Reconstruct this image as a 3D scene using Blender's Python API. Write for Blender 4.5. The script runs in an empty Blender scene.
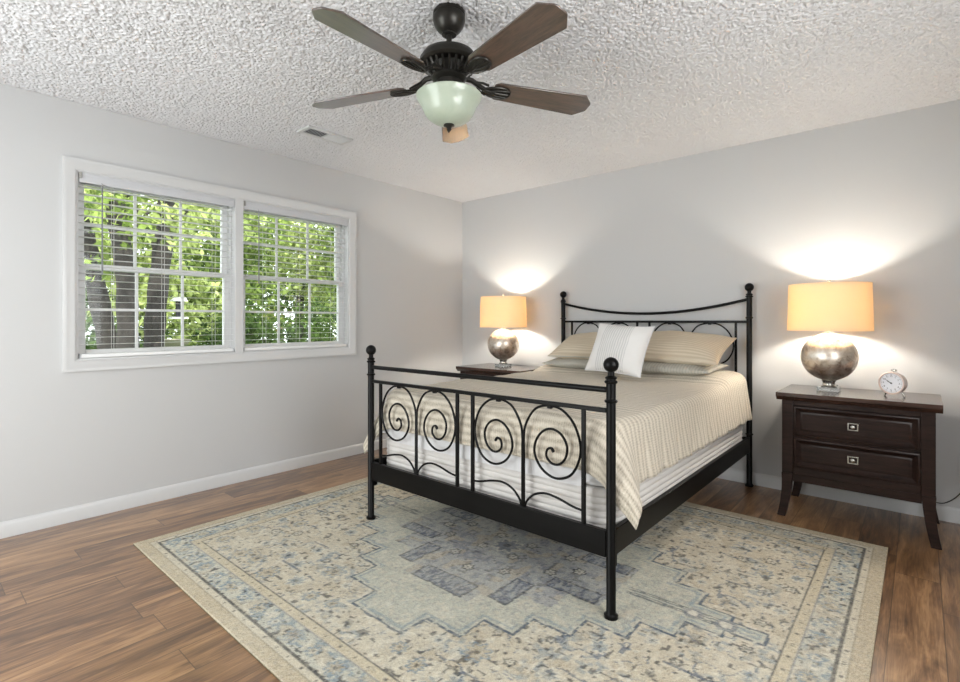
import bpy, math, random
import numpy as np
from mathutils import Vector, Matrix

PI = math.pi
S = bpy.context.scene
COL = S.collection
rnd = random.Random(7)

# ------------------------------------------------------------------ camera
cam = bpy.data.cameras.new('camera')
cam.sensor_fit = 'HORIZONTAL'; cam.sensor_width = 36.0
cam.lens = 36.0 * 508.8 / 960.0
cam.shift_y = -(341.0 - 320.9) / 960.0
cam.clip_start = 0.05
camo = bpy.data.objects.new('camera', cam); COL.objects.link(camo)
camo.location = (3.724, -4.014, 1.163)
camo.rotation_euler = (PI / 2, 0, math.radians(40.88))
S.camera = camo

# ------------------------------------------------------------------ light
EXPOSURE = 0.36
SUN = 5.2
SKY = 3.0
FILL_FRONT = 30.0
FILL_RIGHT = 31.0
LAMP = 480.0        # radiance of the bulb surface
w = bpy.data.worlds.new('sky'); S.world = w; w.use_nodes = True
bg = w.node_tree.nodes['Background']
bg.inputs[0].default_value = (0.93, 0.97, 1.0, 1); bg.inputs[1].default_value = SKY
sd = bpy.data.lights.new('sun', 'SUN'); sd.energy = SUN; sd.angle = 0.01; sd.color = (1, .95, .85)
so = bpy.data.objects.new('sun', sd); COL.objects.link(so)
so.rotation_euler = Vector((0.45, -0.35, 0.82)).to_track_quat('Z', 'Y').to_euler()
# added fill light, set in a made-up window behind the camera
ad = bpy.data.lights.new('front_fill_light', 'AREA'); ad.shape = 'RECTANGLE'
ad.size = 1.75; ad.size_y = 1.95; ad.energy = FILL_FRONT; ad.color = (.955, 1, .975)
ao = bpy.data.objects.new('front_fill_light', ad); COL.objects.link(ao)
ao.location = (1.45, -5.10, 1.09)
ao.rotation_euler = Vector((0, -1, 0)).to_track_quat('Z', 'Y').to_euler()
# second added fill light, in an invented opening of the unseen right wall
rd = bpy.data.lights.new('right_fill_light', 'AREA'); rd.shape = 'RECTANGLE'
rd.size = 1.2; rd.size_y = 1.5; rd.energy = FILL_RIGHT; rd.color = (1, .995, .985)
ro_ = bpy.data.objects.new('right_fill_light', rd); COL.objects.link(ro_)
ro_.location = (4.59, -2.9, 1.45); ro_.rotation_euler = Vector((1, 0, 0)).to_track_quat('Z', 'Y').to_euler()
S.view_settings.view_transform = 'Standard'
S.view_settings.look = 'None'
S.view_settings.exposure = EXPOSURE
S.view_settings.gamma = 1.0
S.view_settings.use_curve_mapping = False

# ------------------------------------------------------------------ materials
def srgb(r, g, b):
    f = lambda c: (c / 255 / 12.92) if c / 255 <= .04045 else ((c / 255 + .055) / 1.055) ** 2.4
    return (f(r), f(g), f(b), 1)

class NT:
    def __init__(s, name):
        s.m = bpy.data.materials.new(name); s.m.use_nodes = True
        s.t = s.m.node_tree; s.b = s.t.nodes['Principled BSDF']; s.out = s.t.nodes['Material Output']
    def n(s, typ, **kw):
        nd = s.t.nodes.new(typ)
        for k, v in kw.items():
            if k.startswith('i_'):
                key = k[2:]
                key = int(key) if key.isdigit() else key.replace('_', ' ')
                if isinstance(v, bpy.types.NodeSocket): s.t.links.new(v, nd.inputs[key])
                else: nd.inputs[key].default_value = v
            else: setattr(nd, k, v)
        return nd
    def link(s, a, b): s.t.links.new(a, b)
    def math(s, op, a, b=None, c=None):
        nd = s.t.nodes.new('ShaderNodeMath'); nd.operation = op
        for i, v in enumerate((a, b, c)):
            if v is None: continue
            if isinstance(v, bpy.types.NodeSocket): s.t.links.new(v, nd.inputs[i])
            else: nd.inputs[i].default_value = v
        return nd.outputs[0]
    def mix(s, fac, a, b, mode='MIX'):
        nd = s.t.nodes.new('ShaderNodeMix'); nd.data_type = 'RGBA'; nd.blend_type = mode
        for i, v in ((0, fac), (6, a), (7, b)):
            if isinstance(v, bpy.types.NodeSocket): s.t.links.new(v, nd.inputs[i])
            else: nd.inputs[i].default_value = v
        return nd.outputs[2]
    def coord(s, which='Object'): return s.n('ShaderNodeTexCoord').outputs[which]
    def mapping(s, v, scale=(1, 1, 1), rot=(0, 0, 0), loc=(0, 0, 0)):
        nd = s.n('ShaderNodeMapping'); s.link(v, nd.inputs[0])
        nd.inputs['Scale'].default_value = scale; nd.inputs['Rotation'].default_value = rot; nd.inputs['Location'].default_value = loc
        return nd.outputs[0]
    def noise(s, v, scale, detail=3, rough=.5, dist=0):
        nd = s.n('ShaderNodeTexNoise'); s.link(v, nd.inputs['Vector'])
        nd.inputs['Scale'].default_value = scale; nd.inputs['Detail'].default_value = detail
        nd.inputs['Roughness'].default_value = rough; nd.inputs['Distortion'].default_value = dist
        return nd.outputs[0]
    def ramp(s, f, stops):
        nd = s.n('ShaderNodeValToRGB'); s.link(f, nd.inputs[0]); e = nd.color_ramp.elements
        while len(e) > 1: e.remove(e[-1])
        e[0].position = stops[0][0]; e[0].color = stops[0][1]
        for p, c in stops[1:]:
            x = e.new(p); x.color = c
        return nd.outputs[0]
    def bump(s, h, strength=.3, dist=.01):
        nd = s.n('ShaderNodeBump'); s.link(h, nd.inputs['Height'])
        nd.inputs['Strength'].default_value = strength; nd.inputs['Distance'].default_value = dist
        s.link(nd.outputs[0], s.b.inputs['Normal']); return nd
    def set(s, **kw):
        for k, v in kw.items():
            k = k.replace('_', ' ')
            if isinstance(v, bpy.types.NodeSocket): s.link(v, s.b.inputs[k])
            else: s.b.inputs[k].default_value = v
        return s

def simple(name, col, rough=.5, metal=0, spec=.5, nscale=None, nstr=.15, ndist=.002, var=.06, vscale=8):
    t = NT(name); o = t.coord()
    v = t.noise(o, vscale, 3)
    c2 = tuple(max(0, x * (1 - var)) for x in col[:3]) + (1,); c1 = tuple(min(1, x * (1 + var)) for x in col[:3]) + (1,)
    t.set(Base_Color=t.mix(v, c2, c1), Roughness=rough, Metallic=metal)
    t.b.inputs['Specular IOR Level'].default_value = spec
    if nscale: t.bump(t.noise(o, nscale, 3), nstr, ndist)
    return t.m

M = {}
M['wall'] = simple('grey_wall_paint', srgb(197, 197, 197), .62, nscale=160, nstr=.25, ndist=.0015, var=.012, vscale=2, spec=.3)
M['trim'] = simple('white_trim_paint', srgb(206, 206, 206), .35, var=.01)
M['vinyl'] = simple('white_vinyl', srgb(222, 222, 222), .35, var=.01)
M['slat'] = simple('white_blind_slat', srgb(236, 236, 236), .4, var=.01)
M['grey_rail'] = simple('pale_grey_valance', srgb(196, 197, 200), .45, var=.01)
M['iron'] = simple('black_iron', srgb(10, 9, 9), .36, metal=.0, spec=.16, nscale=300, nstr=.15, ndist=.0005)
M['dark_metal'] = simple('oil_rubbed_bronze', srgb(52, 50, 46), .33, metal=.55, nscale=120, nstr=.1, var=.2, vscale=20)
M['grille_dark'] = simple('dark_duct', srgb(38, 38, 40), .8)
M['chrome'] = simple('brushed_chrome', srgb(200, 198, 192), .22, metal=1)
M['cord'] = simple('dark_cord_rubber', srgb(48, 46, 46), .5)
M['cordgrey'] = simple('grey_plug_plastic', srgb(120, 121, 124), .5)
M['cream_string'] = simple('white_string', srgb(215, 215, 212), .8)
M['clock_face'] = simple('clock_face_enamel', srgb(236, 238, 244), .35, var=.005)
M['clock_body'] = simple('clock_pink_metal', srgb(226, 208, 200), .3, metal=.35)
M['black'] = simple('black_print', srgb(25, 25, 32), .5)
M['bulb'] = None
M['bath'] = simple('weathered_stone', srgb(140, 134, 120), .8, nscale=60, nstr=.4)

def wood(name, dark, light, rough, axis_scale=(26, 2.2, 26), grain=.35, coat=0, bump=.08):
    t = NT(name); o = t.coord()
    m = t.mapping(o, axis_scale)
    n1 = t.noise(m, 1.6, 6, .62, .6); n2 = t.noise(m, 9, 4, .6, .2)
    f = t.math('ADD', t.math('MULTIPLY', n1, 1 - grain), t.math('MULTIPLY', n2, grain))
    c = t.ramp(f, [(.34, dark), (.62, light)])
    t.set(Base_Color=c, Roughness=rough)
    t.b.inputs['Coat Weight'].default_value = coat; t.b.inputs['Coat Roughness'].default_value = .15
    t.bump(f, bump, .002)
    return t.m
M['espresso'] = wood('espresso_wood', srgb(24, 16, 14), srgb(52, 36, 31), .33, (3, 26, 26), coat=.08)
M['espresso'].node_tree.nodes['Principled BSDF'].inputs['Specular IOR Level'].default_value = .22
M['espresso_top'] = wood('espresso_wood_top', srgb(40, 27, 22), srgb(76, 52, 42), .22, (3, 26, 26), coat=.35)
M['blade'] = wood('walnut_fan_blade', srgb(40, 30, 25), srgb(88, 67, 55), .3, (3, 34, 3), coat=1.0)
M['blade'].node_tree.nodes['Principled BSDF'].inputs['Coat IOR'].default_value = 2.1
M['blade'].node_tree.nodes['Principled BSDF'].inputs['Coat Roughness'].default_value = .22
M['bark'] = wood('grey_bark', srgb(22, 20, 20), srgb(66, 60, 58), .9, (22, 22, 4), grain=.5, bump=.9)

# laminate floor: planks run along y
def floor_mat():
    t = NT('walnut_plank_floor'); o = t.coord()
    sep = t.n('ShaderNodeSeparateXYZ'); t.link(o, sep.inputs[0]); x, y = sep.outputs[0], sep.outputs[1]
    W, L = .158, 1.22
    xi = t.math('DIVIDE', x, W); i = t.math('FLOOR', xi); fx = t.math('FRACT', xi)
    wn = t.n('ShaderNodeTexWhiteNoise', noise_dimensions='1D'); t.link(i, wn.inputs['W'])
    yj = t.math('ADD', t.math('DIVIDE', y, L), t.math('MULTIPLY', wn.outputs[0], 7.3))
    j = t.math('FLOOR', yj); fy = t.math('FRACT', yj)
    cmb = t.n('ShaderNodeCombineXYZ'); t.link(i, cmb.inputs[0]); t.link(j, cmb.inputs[1])
    wn2 = t.n('ShaderNodeTexWhiteNoise', noise_dimensions='3D'); t.link(cmb.outputs[0], wn2.inputs['Vector'])
    r = wn2.outputs['Value']
    off = t.n('ShaderNodeVectorMath', operation='SCALE'); t.link(wn2.outputs['Color'], off.inputs[0]); off.inputs['Scale'].default_value = 23.
    add = t.n('ShaderNodeVectorMath', operation='ADD'); t.link(o, add.inputs[0]); t.link(off.outputs[0], add.inputs[1])
    v = add.outputs[0]
    big = t.noise(t.mapping(v, (9, 1.6, 1)), 1.0, 3, .6, 1.8)
    grain = t.noise(t.mapping(v, (60, 3.2, 1)), 1.0, 7, .68, 1.4)
    fine = t.noise(t.mapping(v, (260, 9, 1)), 1.0, 3, .6, .3)
    f = t.math('ADD', t.math('ADD', t.math('MULTIPLY', big, .5), t.math('MULTIPLY', grain, .38)), t.math('MULTIPLY', fine, .12))
    f = t.math('ADD', f, t.math('MULTIPLY', t.math('SUBTRACT', r, .5), .13))
    c = t.ramp(f, [(.31, srgb(64, 43, 28)), (.44, srgb(108, 76, 50)), (.55, srgb(148, 110, 75)), (.69, srgb(192, 150, 107))])
    # seams
    ex = t.math('MINIMUM', fx, t.math('SUBTRACT', 1, fx)); ey = t.math('MINIMUM', fy, t.math('SUBTRACT', 1, fy))
    sx = t.math('LESS_THAN', ex, .0105); sy = t.math('LESS_THAN', ey, .0014)
    seam = t.math('MAXIMUM', sx, sy)
    c = t.mix(t.math('MULTIPLY', seam, .62), c, srgb(38, 25, 18))
    ro = t.math('ADD', .25, t.math('MULTIPLY', grain, .16))
    t.set(Base_Color=c, Roughness=ro)
    t.b.inputs['Specular IOR Level'].default_value = .6
    t.b.inputs['Coat Weight'].default_value = .5; t.b.inputs['Coat IOR'].default_value = 1.7; t.b.inputs['Coat Roughness'].default_value = .24
    h = t.math('SUBTRACT', t.math('MULTIPLY', fine, .12), seam)
    t.bump(h, .18, .0012)
    return t.m
M['floor'] = floor_mat()

def ceiling_mat():
    t = NT('popcorn_ceiling'); o = t.coord()
    n = t.noise(o, 260, 2, .6)
    t.set(Base_Color=srgb(226, 226, 228), Roughness=.95); t.b.inputs['Specular IOR Level'].default_value = .1
    t.bump(n, .3, .003)
    return t.m
M['ceiling'] = ceiling_mat()

def rug_mat():
    t = NT('distressed_rug_wool')
    a = t.n('ShaderNodeVertexColor', layer_name='pattern')
    o = t.coord(); n = t.noise(o, 230, 2, .7)
    worn = t.noise(o, 42, 4, .7)
    c = t.mix(.42, a.outputs[0], t.ramp(n, [(.36, (.22, .22, .22, 1)), (.6, (.74, .74, .72, 1))]), 'OVERLAY')
    c = t.mix(t.math('MULTIPLY', t.math('GREATER_THAN', worn, .57), .25), c, srgb(196, 188, 168))
    t.set(Base_Color=c, Roughness=.95); t.b.inputs['Specular IOR Level'].default_value = .1
    t.bump(n, .6, .004)
    return t.m
M['rug'] = rug_mat()

def knit_mat():
    t = NT('beige_ribbed_coverlet'); uv = t.coord('UV')
    sep = t.n('ShaderNodeSeparateXYZ'); t.link(uv, sep.inputs[0]); u, v = sep.outputs[0], sep.outputs[1]
    wob = t.noise(uv, 16, 2)
    vv = t.math('ADD', v, t.math('MULTIPLY', wob, .014))
    rib = t.math('MULTIPLY', t.math('ADD', t.math('SINE', t.math('MULTIPLY', vv, 2 * PI / .038)), 1), .5)
    st = t.math('SINE', t.math('MULTIPLY', t.math('ADD', u, t.math('MULTIPLY', wob, .02)), 2 * PI / .011))
    ch = t.math('MULTIPLY', t.math('ADD', st, 1), .5)
    fuzz = t.noise(uv, 120, 3, .75)
    h = t.math('ADD', t.math('MULTIPLY', rib, .34), t.math('ADD', t.math('MULTIPLY', ch, .12), t.math('MULTIPLY', fuzz, .74)))
    c = t.ramp(h, [(.25, srgb(158, 149, 134)), (.58, srgb(205, 195, 178)), (.9, srgb(224, 216, 202))])
    t.set(Base_Color=c, Roughness=.95); t.b.inputs['Specular IOR Level'].default_value = .1
    t.b.inputs['Sheen Weight'].default_value = .15
    t.bump(h, .85, .006)
    return t.m
M['knit'] = knit_mat()

def stripe_fabric(name, c1, c2, period, axis=0, rough=.85, bump=.4, dist=.003, lo=-9, hi=9):
    t = NT(name); o = t.coord(); sep = t.n('ShaderNodeSeparateXYZ'); t.link(o, sep.inputs[0])
    s = t.math('SINE', t.math('MULTIPLY', sep.outputs[axis], 2 * PI / period))
    s = t.math('MULTIPLY', t.math('ADD', s, 1), .5)
    inside = t.math('MULTIPLY', t.math('GREATER_THAN', sep.outputs[axis], lo), t.math('LESS_THAN', sep.outputs[axis], hi))
    s = t.math('MULTIPLY', s, inside)
    n = t.noise(o, 160, 3, .6)
    t.set(Base_Color=t.mix(s, c1, c2), Roughness=rough); t.b.inputs['Specular IOR Level'].default_value = .15
    t.bump(t.math('ADD', s, t.math('MULTIPLY', n, .35)), bump, dist)
    return t.m
M['sham'] = stripe_fabric('beige_striped_sham', srgb(212, 200, 180), srgb(194, 180, 158), .022, axis=1, bump=.3)
M['sham_grey'] = stripe_fabric('grey_quilted_sham_back', srgb(172, 170, 160), srgb(188, 184, 174), .02, bump=.6)
M['throw'] = stripe_fabric('white_pleated_cushion', srgb(232, 230, 228), srgb(206, 205, 204), .017, axis=0, lo=-.12, hi=.09, bump=.7)
M['sheet'] = simple('white_sheet', srgb(214, 213, 214), .9, nscale=40, nstr=.4, ndist=.01, spec=.1)
M['boxspring'] = simple('white_ribbed_ticking', srgb(212, 208, 204), .9, nscale=400, nstr=.3, spec=.1)

def shade_mat():
    t = NT('linen_lamp_shade')
    o = t.coord(); n = t.noise(t.mapping(o, (1, 1, 6)), 90, 3)
    c = t.mix(n, (0.88, 0.62, 0.27, 1), (0.95, 0.69, 0.33, 1))
    d = t.n('ShaderNodeBsdfDiffuse'); d.inputs[0].default_value = (.84, .76, .62, 1)
    tr = t.n('ShaderNodeBsdfTranslucent'); t.link(c, tr.inputs[0])
    mx = t.n('ShaderNodeMixShader'); mx.inputs[0].default_value = .27
    t.link(d.outputs[0], mx.inputs[1]); t.link(tr.outputs[0], mx.inputs[2]); t.link(mx.outputs[0], t.out.inputs[0])
    return t.m
M['shade'] = shade_mat()

def mercury_mat():
    t = NT('mercury_glass'); o = t.coord()
    n = t.noise(o, 26, 6, .7, .6); n2 = t.noise(o, 9, 3, .5)
    c = t.ramp(t.math('ADD', t.math('MULTIPLY', n, .7), t.math('MULTIPLY', n2, .3)),
               [(.38, srgb(160, 142, 124)), (.5, srgb(216, 204, 190)), (.62, srgb(238, 232, 224))])
    t.set(Base_Color=c, Metallic=.92, Roughness=t.math('ADD', .2, t.math('MULTIPLY', n, .32)))
    t.bump(n, .12, .004)
    return t.m
M['mercury'] = mercury_mat()

def glass_like(name, tint, gloss=.08):
    t = NT(name)
    tr = t.n('ShaderNodeBsdfTransparent'); tr.inputs[0].default_value = tint
    gl = t.n('ShaderNodeBsdfGlossy'); gl.inputs['Roughness'].default_value = .03
    fr = t.n('ShaderNodeFresnel'); fr.inputs[0].default_value = 1.35
    mx = t.n('ShaderNodeMixShader'); t.link(fr.outputs[0], mx.inputs[0])
    t.link(tr.outputs[0], mx.inputs[1]); t.link(gl.outputs[0], mx.inputs[2]); t.link(mx.outputs[0], t.out.inputs[0])
    return t.m
M['glass'] = glass_like('window_glass', (.96, .98, .97, 1))
def crystal():
    t = NT('clear_crystal'); t.set(Base_Color=(.9, .93, .93, 1), Roughness=.04, IOR=1.45)
    t.b.inputs['Transmission Weight'].default_value = .75; return t.m
M['crystal'] = crystal()
def bowl():
    t = NT('frosted_alabaster_glass'); o = t.coord(); n = t.noise(o, 9, 4, .6, 1.2)
    t.set(Base_Color=t.mix(n, srgb(158, 172, 154), srgb(192, 200, 184)), Roughness=.28)
    t.b.inputs['Subsurface Weight'].default_value = .25; t.b.inputs['Subsurface Radius'].default_value = (.03, .03, .03)
    t.b.inputs['Coat Weight'].default_value = .3
    return t.m
M['bowl'] = bowl()
def bulbm():
    t = NT('lit_bulb'); t.set(Base_Color=(1, 1, 1, 1))
    t.b.inputs['Emission Color'].default_value = (1, .93, .82, 1); t.b.inputs['Emission Strength'].default_value = LAMP
    return t.m
M['bulb'] = bulbm()
def leafm(name, a, b):
    t = NT(name); g = t.n('ShaderNodeNewGeometry').outputs['Random Per Island']
    c = t.ramp(g, [(0, a), (.6, b), (1, tuple(min(1, x * 1.5) for x in b[:3]) + (1,))])
    d = t.n('ShaderNodeBsdfDiffuse'); t.link(c, d.inputs[0])
    tr = t.n('ShaderNodeBsdfTranslucent'); t.link(c, tr.inputs[0])
    mx = t.n('ShaderNodeMixShader'); mx.inputs[0].default_value = .45
    t.link(d.outputs[0], mx.inputs[1]); t.link(tr.outputs[0], mx.inputs[2]); t.link(mx.outputs[0], t.out.inputs[0])
    return t.m
M['leaf_bright'] = leafm('yellow_green_leaves', srgb(112, 128, 70), srgb(194, 204, 138))
M['leaf_mid'] = leafm('mid_green_leaves', srgb(74, 96, 52), srgb(142, 160, 88))
M['leaf_dark'] = leafm('deep_green_leaves', srgb(46, 66, 38), srgb(92, 114, 62))
def grass():
    t = NT('lawn'); o = t.coord(); n = t.noise(o, 9, 6, .7)
    t.set(Base_Color=t.ramp(n, [(.3, srgb(52, 74, 34)), (.7, srgb(108, 128, 62))]), Roughness=.95)
    t.bump(n, .6, .05); return t.m
M['grass'] = grass()

# ------------------------------------------------------------------ mesh building
class MB:
    def __init__(s): s.v = []; s.f = []; s.sm = []; s.uv = None
    def add(s, vs, fs, smooth=False, T=None):
        o = len(s.v)
        for p in vs:
            p = Vector(p)
            if T is not None: p = T @ p
            s.v.append(tuple(p))
        for f in fs: s.f.append(tuple(i + o for i in f)); s.sm.append(smooth)
        return s
    def box(s, x0, x1, y0, y1, z0, z1, T=None):
        vs = [(x, y, z) for z in (z0, z1) for y in (y0, y1) for x in (x0, x1)]
        return s.add(vs, [(0, 2, 3, 1), (4, 5, 7, 6), (0, 1, 5, 4), (2, 6, 7, 3), (0, 4, 6, 2), (1, 3, 7, 5)], False, T)
    def prism(s, poly, a0, a1, axis='z', T=None):
        n = len(poly)
        def mk(p, a): return {'z': (p[0], p[1], a), 'y': (p[0], a, p[1]), 'x': (a, p[0], p[1])}[axis]
        vs = [mk(p, a0) for p in poly] + [mk(p, a1) for p in poly]
        fs = [tuple(range(n))[::-1], tuple(range(n, 2 * n))] + [(i, (i + 1) % n, n + (i + 1) % n, n + i) for i in range(n)]
        return s.add(vs, fs, False, T)
    def tube(s, path, r, seg=10, caps=True, T=None):
        P = [Vector(p) for p in path]; n = len(P)
        R = r if isinstance(r, (list, tuple)) else [r] * n
        t0 = (P[1] - P[0]).normalized(); up = Vector((0, 0, 1)) if abs(t0.z) < .9 else Vector((1, 0, 0))
        a = t0.cross(up).normalized(); vs = []; fs = []
        for i in range(n):
            t = (P[min(i + 1, n - 1)] - P[max(i - 1, 0)]).normalized()
            a = (a - t * a.dot(t)).normalized(); b = t.cross(a)
            for k in range(seg):
                q = 2 * PI * k / seg; vs.append(P[i] + (a * math.cos(q) + b * math.sin(q)) * R[i])
        for i in range(n - 1):
            for k in range(seg):
                k2 = (k + 1) % seg; fs.append((i * seg + k, i * seg + k2, (i + 1) * seg + k2, (i + 1) * seg + k))
        if caps: fs += [tuple(range(seg))[::-1], tuple(range((n - 1) * seg, n * seg))]
        return s.add(vs, fs, True, T)
    def lathe(s, prof, cx=0, cy=0, seg=32, T=None, cap=True):
        vs = []; fs = []; n = len(prof)
        for r, z in prof:
            for k in range(seg):
                q = 2 * PI * k / seg; vs.append((cx + r * math.cos(q), cy + r * math.sin(q), z))
        for i in range(n - 1):
            for k in range(seg):
                k2 = (k + 1) % seg; fs.append((i * seg + k, i * seg + k2, (i + 1) * seg + k2, (i + 1) * seg + k))
        if cap: fs += [tuple(range(seg))[::-1], tuple(range((n - 1) * seg, n * seg))]
        return s.add(vs, fs, True, T)
    def ball(s, c, r, seg=20, rings=12, T=None):
        return s.lathe([(max(1e-4, r * math.sin(PI * i / rings)), c[2] - r * math.cos(PI * i / rings)) for i in range(rings + 1)], c[0], c[1], seg, T)
    def build(s, name, mat, parent=None, bevel=0, local=False, subsurf=0, solid=0, auto=True):
        me = bpy.data.meshes.new(name)
        off = Vector((0, 0, 0))
        if parent is not None and not local:
            q = parent
            while q is not None: off = off + Vector(q.location); q = q.parent
        vs = s.v if off.length == 0 else [tuple(Vector(p) - off) for p in s.v]
        me.from_pydata(vs, [], s.f); me.validate(); 
        if len(me.polygons) == len(s.sm): me.polygons.foreach_set('use_smooth', s.sm)
        if s.uv is not None:
            l = me.uv_layers.new(name='UVMap')
            for lp in me.loops: l.data[lp.index].uv = s.uv[lp.vertex_index]
        me.materials.append(mat); me.update()
        if auto: me.set_sharp_from_angle(angle=math.radians(42))
        o = bpy.data.objects.new(name, me); COL.objects.link(o)
        if parent is not None: o.parent = parent
        if bevel:
            b = o.modifiers.new('bevel', 'BEVEL'); b.width = bevel; b.segments = 2; b.limit_method = 'ANGLE'; b.angle_limit = math.radians(40)
        if solid:
            b = o.modifiers.new('thickness', 'SOLIDIFY'); b.thickness = solid; b.offset = 1
        if subsurf:
            b = o.modifiers.new('smooth', 'SUBSURF'); b.levels = subsurf; b.render_levels = subsurf
        return o

def thing(name, loc, label, cat, group=None, rot=(0, 0, 0)):
    o = bpy.data.objects.new(name, None); COL.objects.link(o); o.empty_display_size = .1
    o.location = loc; o.rotation_euler = rot; o['label'] = label; o['category'] = cat
    if group: o['group'] = group
    return o
def tag(o, label, cat, group=None):
    o['label'] = label; o['category'] = cat
    if group: o['group'] = group
    return o
def struct(o): o['kind'] = 'structure'; return o
def copy_tree(o, parent=None):
    c = o.copy(); COL.objects.link(c)
    if parent is not None: c.parent = parent
    for ch in list(o.children): copy_tree(ch, c)
    return c
def sempty(name, loc=(0, 0, 0)):
    o = bpy.data.objects.new(name, None); COL.objects.link(o); o.location = loc; o['kind'] = 'structure'; return o

def spline(pts, n=8):
    P = [Vector(p) for p in pts]; P = [2 * P[0] - P[1]] + P + [2 * P[-1] - P[-2]]; out = []
    for i in range(1, len(P) - 2):
        for k in range(n):
            t = k / n; a, b, c, d = P[i - 1:i + 3]
            out.append(.5 * ((2 * b) + (c - a) * t + (2 * a - 5 * b + 4 * c - d) * t * t + (3 * b - a - 3 * c + d) * t ** 3))
    out.append(P[-2]); return out

# ------------------------------------------------------------------ room shell
RX, RY, H = 4.52, -5.03, 2.44
OY0, OY1, OZ0, OZ1 = -3.312, -1.437, .932, 2.045
struct(MB().box(-.14, RX + .14, RY - .14, .14, -.1, 0).build('floor', M['floor']))
wl = MB()
wl.box(-.14, 0, RY - .14, OY0, 0, H); wl.box(-.14, 0, OY1, .14, 0, H)
wl.box(-.14, 0, OY0, OY1, 0, OZ0); wl.box(-.14, 0, OY0, OY1, OZ1, H)
struct(wl.build('wall_left', M['wall']))
struct(MB().box(0, RX, 0, .14, 0, H).build('wall_back', M['wall']))
GY0, GY1, GZ0_, GZ1_ = -3.7, -2.1, .8, 2.1  # opening added for the right fill light
wr = MB()
wr.box(RX, RX + .14, RY - .14, GY0, 0, H); wr.box(RX, RX + .14, GY1, .14, 0, H)
wr.box(RX, RX + .14, GY0, GY1, 0, GZ0_); wr.box(RX, RX + .14, GY0, GY1, GZ1_, H)
struct(wr.build('wall_right', M['wall']))
FX0, FX1, FZ0, FZ1 = .5, 2.4, .06, 2.12  # opening added for the front fill light
wf = MB()
wf.box(0, FX0, RY - .14, RY, 0, H); wf.box(FX1, RX, RY - .14, RY, 0, H)
wf.box(FX0, FX1, RY - .14, RY, 0, FZ0); wf.box(FX0, FX1, RY - .14, RY, FZ1, H)
struct(wf.build('wall_front', M['wall']))

struct(MB().box(RX + .14, RX + 1.2, RY - 1.2, .14, 2.5, 2.6).box(-.14, RX + .14, RY - 1.2, RY - .14, 2.5, 2.6).build('sun_block_slab', M['trim']))  # unseen slab added to keep the sun out of the added openings

# popcorn ceiling: a slab whose underside is a fine lumpy grid
def make_ceiling():
    st = .0046; YN = -4.3
    nx = int((RX) / st) + 1; ny = int((-YN) / st) + 1
    rs = np.random.RandomState(3)
    h = rs.rand(ny, nx)
    pit = rs.rand(ny, nx) < .15; pit |= np.roll(pit, 1, 0) & (rs.rand(ny, nx) < .5); pit |= np.roll(pit, 1, 1) & (rs.rand(ny, nx) < .4)
    h = .62 + .38 * h; h[pit] = 0.0
    ed = np.ones_like(h); ed[:3] = 0; ed[-3:] = 0; ed[:, :3] = 0; ed[:, -3:] = 0; h = h * ed + .25 * (1 - ed)
    X, Y = np.meshgrid(np.linspace(0, RX, nx), np.linspace(YN, 0, ny))
    X = X + (rs.rand(ny, nx) - .5) * st * .5; Y = Y + (rs.rand(ny, nx) - .5) * st * .5
    Z = H - h * .0108
    co = np.stack([X, Y, Z], -1).reshape(-1, 3)
    idx = np.arange(nx * ny).reshape(ny, nx)
    q = np.stack([idx[:-1, :-1], idx[1:, :-1], idx[1:, 1:], idx[:-1, 1:]], -1).reshape(-1, 4)
    nb = len(co)
    extra = np.array([(x, y, z) for z in (H + .001, H + .1) for y in (RY - .14, .14) for x in (-.14, RX + .14)] + [(0, RY, H - .003), (RX, RY, H - .003), (RX, YN, H - .003), (0, YN, H - .003)], float)
    bf = np.array([(0, 2, 3, 1), (4, 5, 7, 6), (0, 1, 5, 4), (2, 6, 7, 3), (0, 4, 6, 2), (1, 3, 7, 5), (8, 11, 10, 9)]) + nb
    co = np.concatenate([co, extra]); q = np.concatenate([q, bf])
    me = bpy.data.meshes.new('ceiling'); me.vertices.add(len(co)); me.vertices.foreach_set('co', co.ravel())
    me.loops.add(len(q) * 4); me.loops.foreach_set('vertex_index', q.ravel().astype(np.int32))
    me.polygons.add(len(q)); me.polygons.foreach_set('loop_start', np.arange(0, len(q) * 4, 4, dtype=np.int32))
    me.polygons.foreach_set('use_smooth', [True] * (len(q) - 7) + [False] * 7)
    me.update(calc_edges=True); me.materials.append(M['ceiling'])
    o = bpy.data.objects.new('ceiling', me); COL.objects.link(o); return o
struct(make_ceiling())

# baseboards
def base_prof(d): return [(0, 0), (.014, 0), (.014, .066), (.010, .078), (.004, .085), (0, .085)]
b = MB(); b.prism([(x, z) for x, z in base_prof(0)], RY, 0, 'y'); struct(b.build('baseboard_left', M['trim']))
b = MB(); b.prism([(-y, z) for y, z in base_prof(0)][::-1], .014, RX, 'x'); struct(b.build('baseboard_back', M['trim']))
b = MB(); b.prism([(RX - x, z) for x, z in base_prof(0)][::-1], RY, -.014, 'y'); struct(b.build('baseboard_right', M['trim']))
b = MB(); b.prism([(RY + y, z) for y, z in base_prof(0)], .014, RX - .014, 'x'); struct(b.build('baseboard_front', M['trim']))

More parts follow.
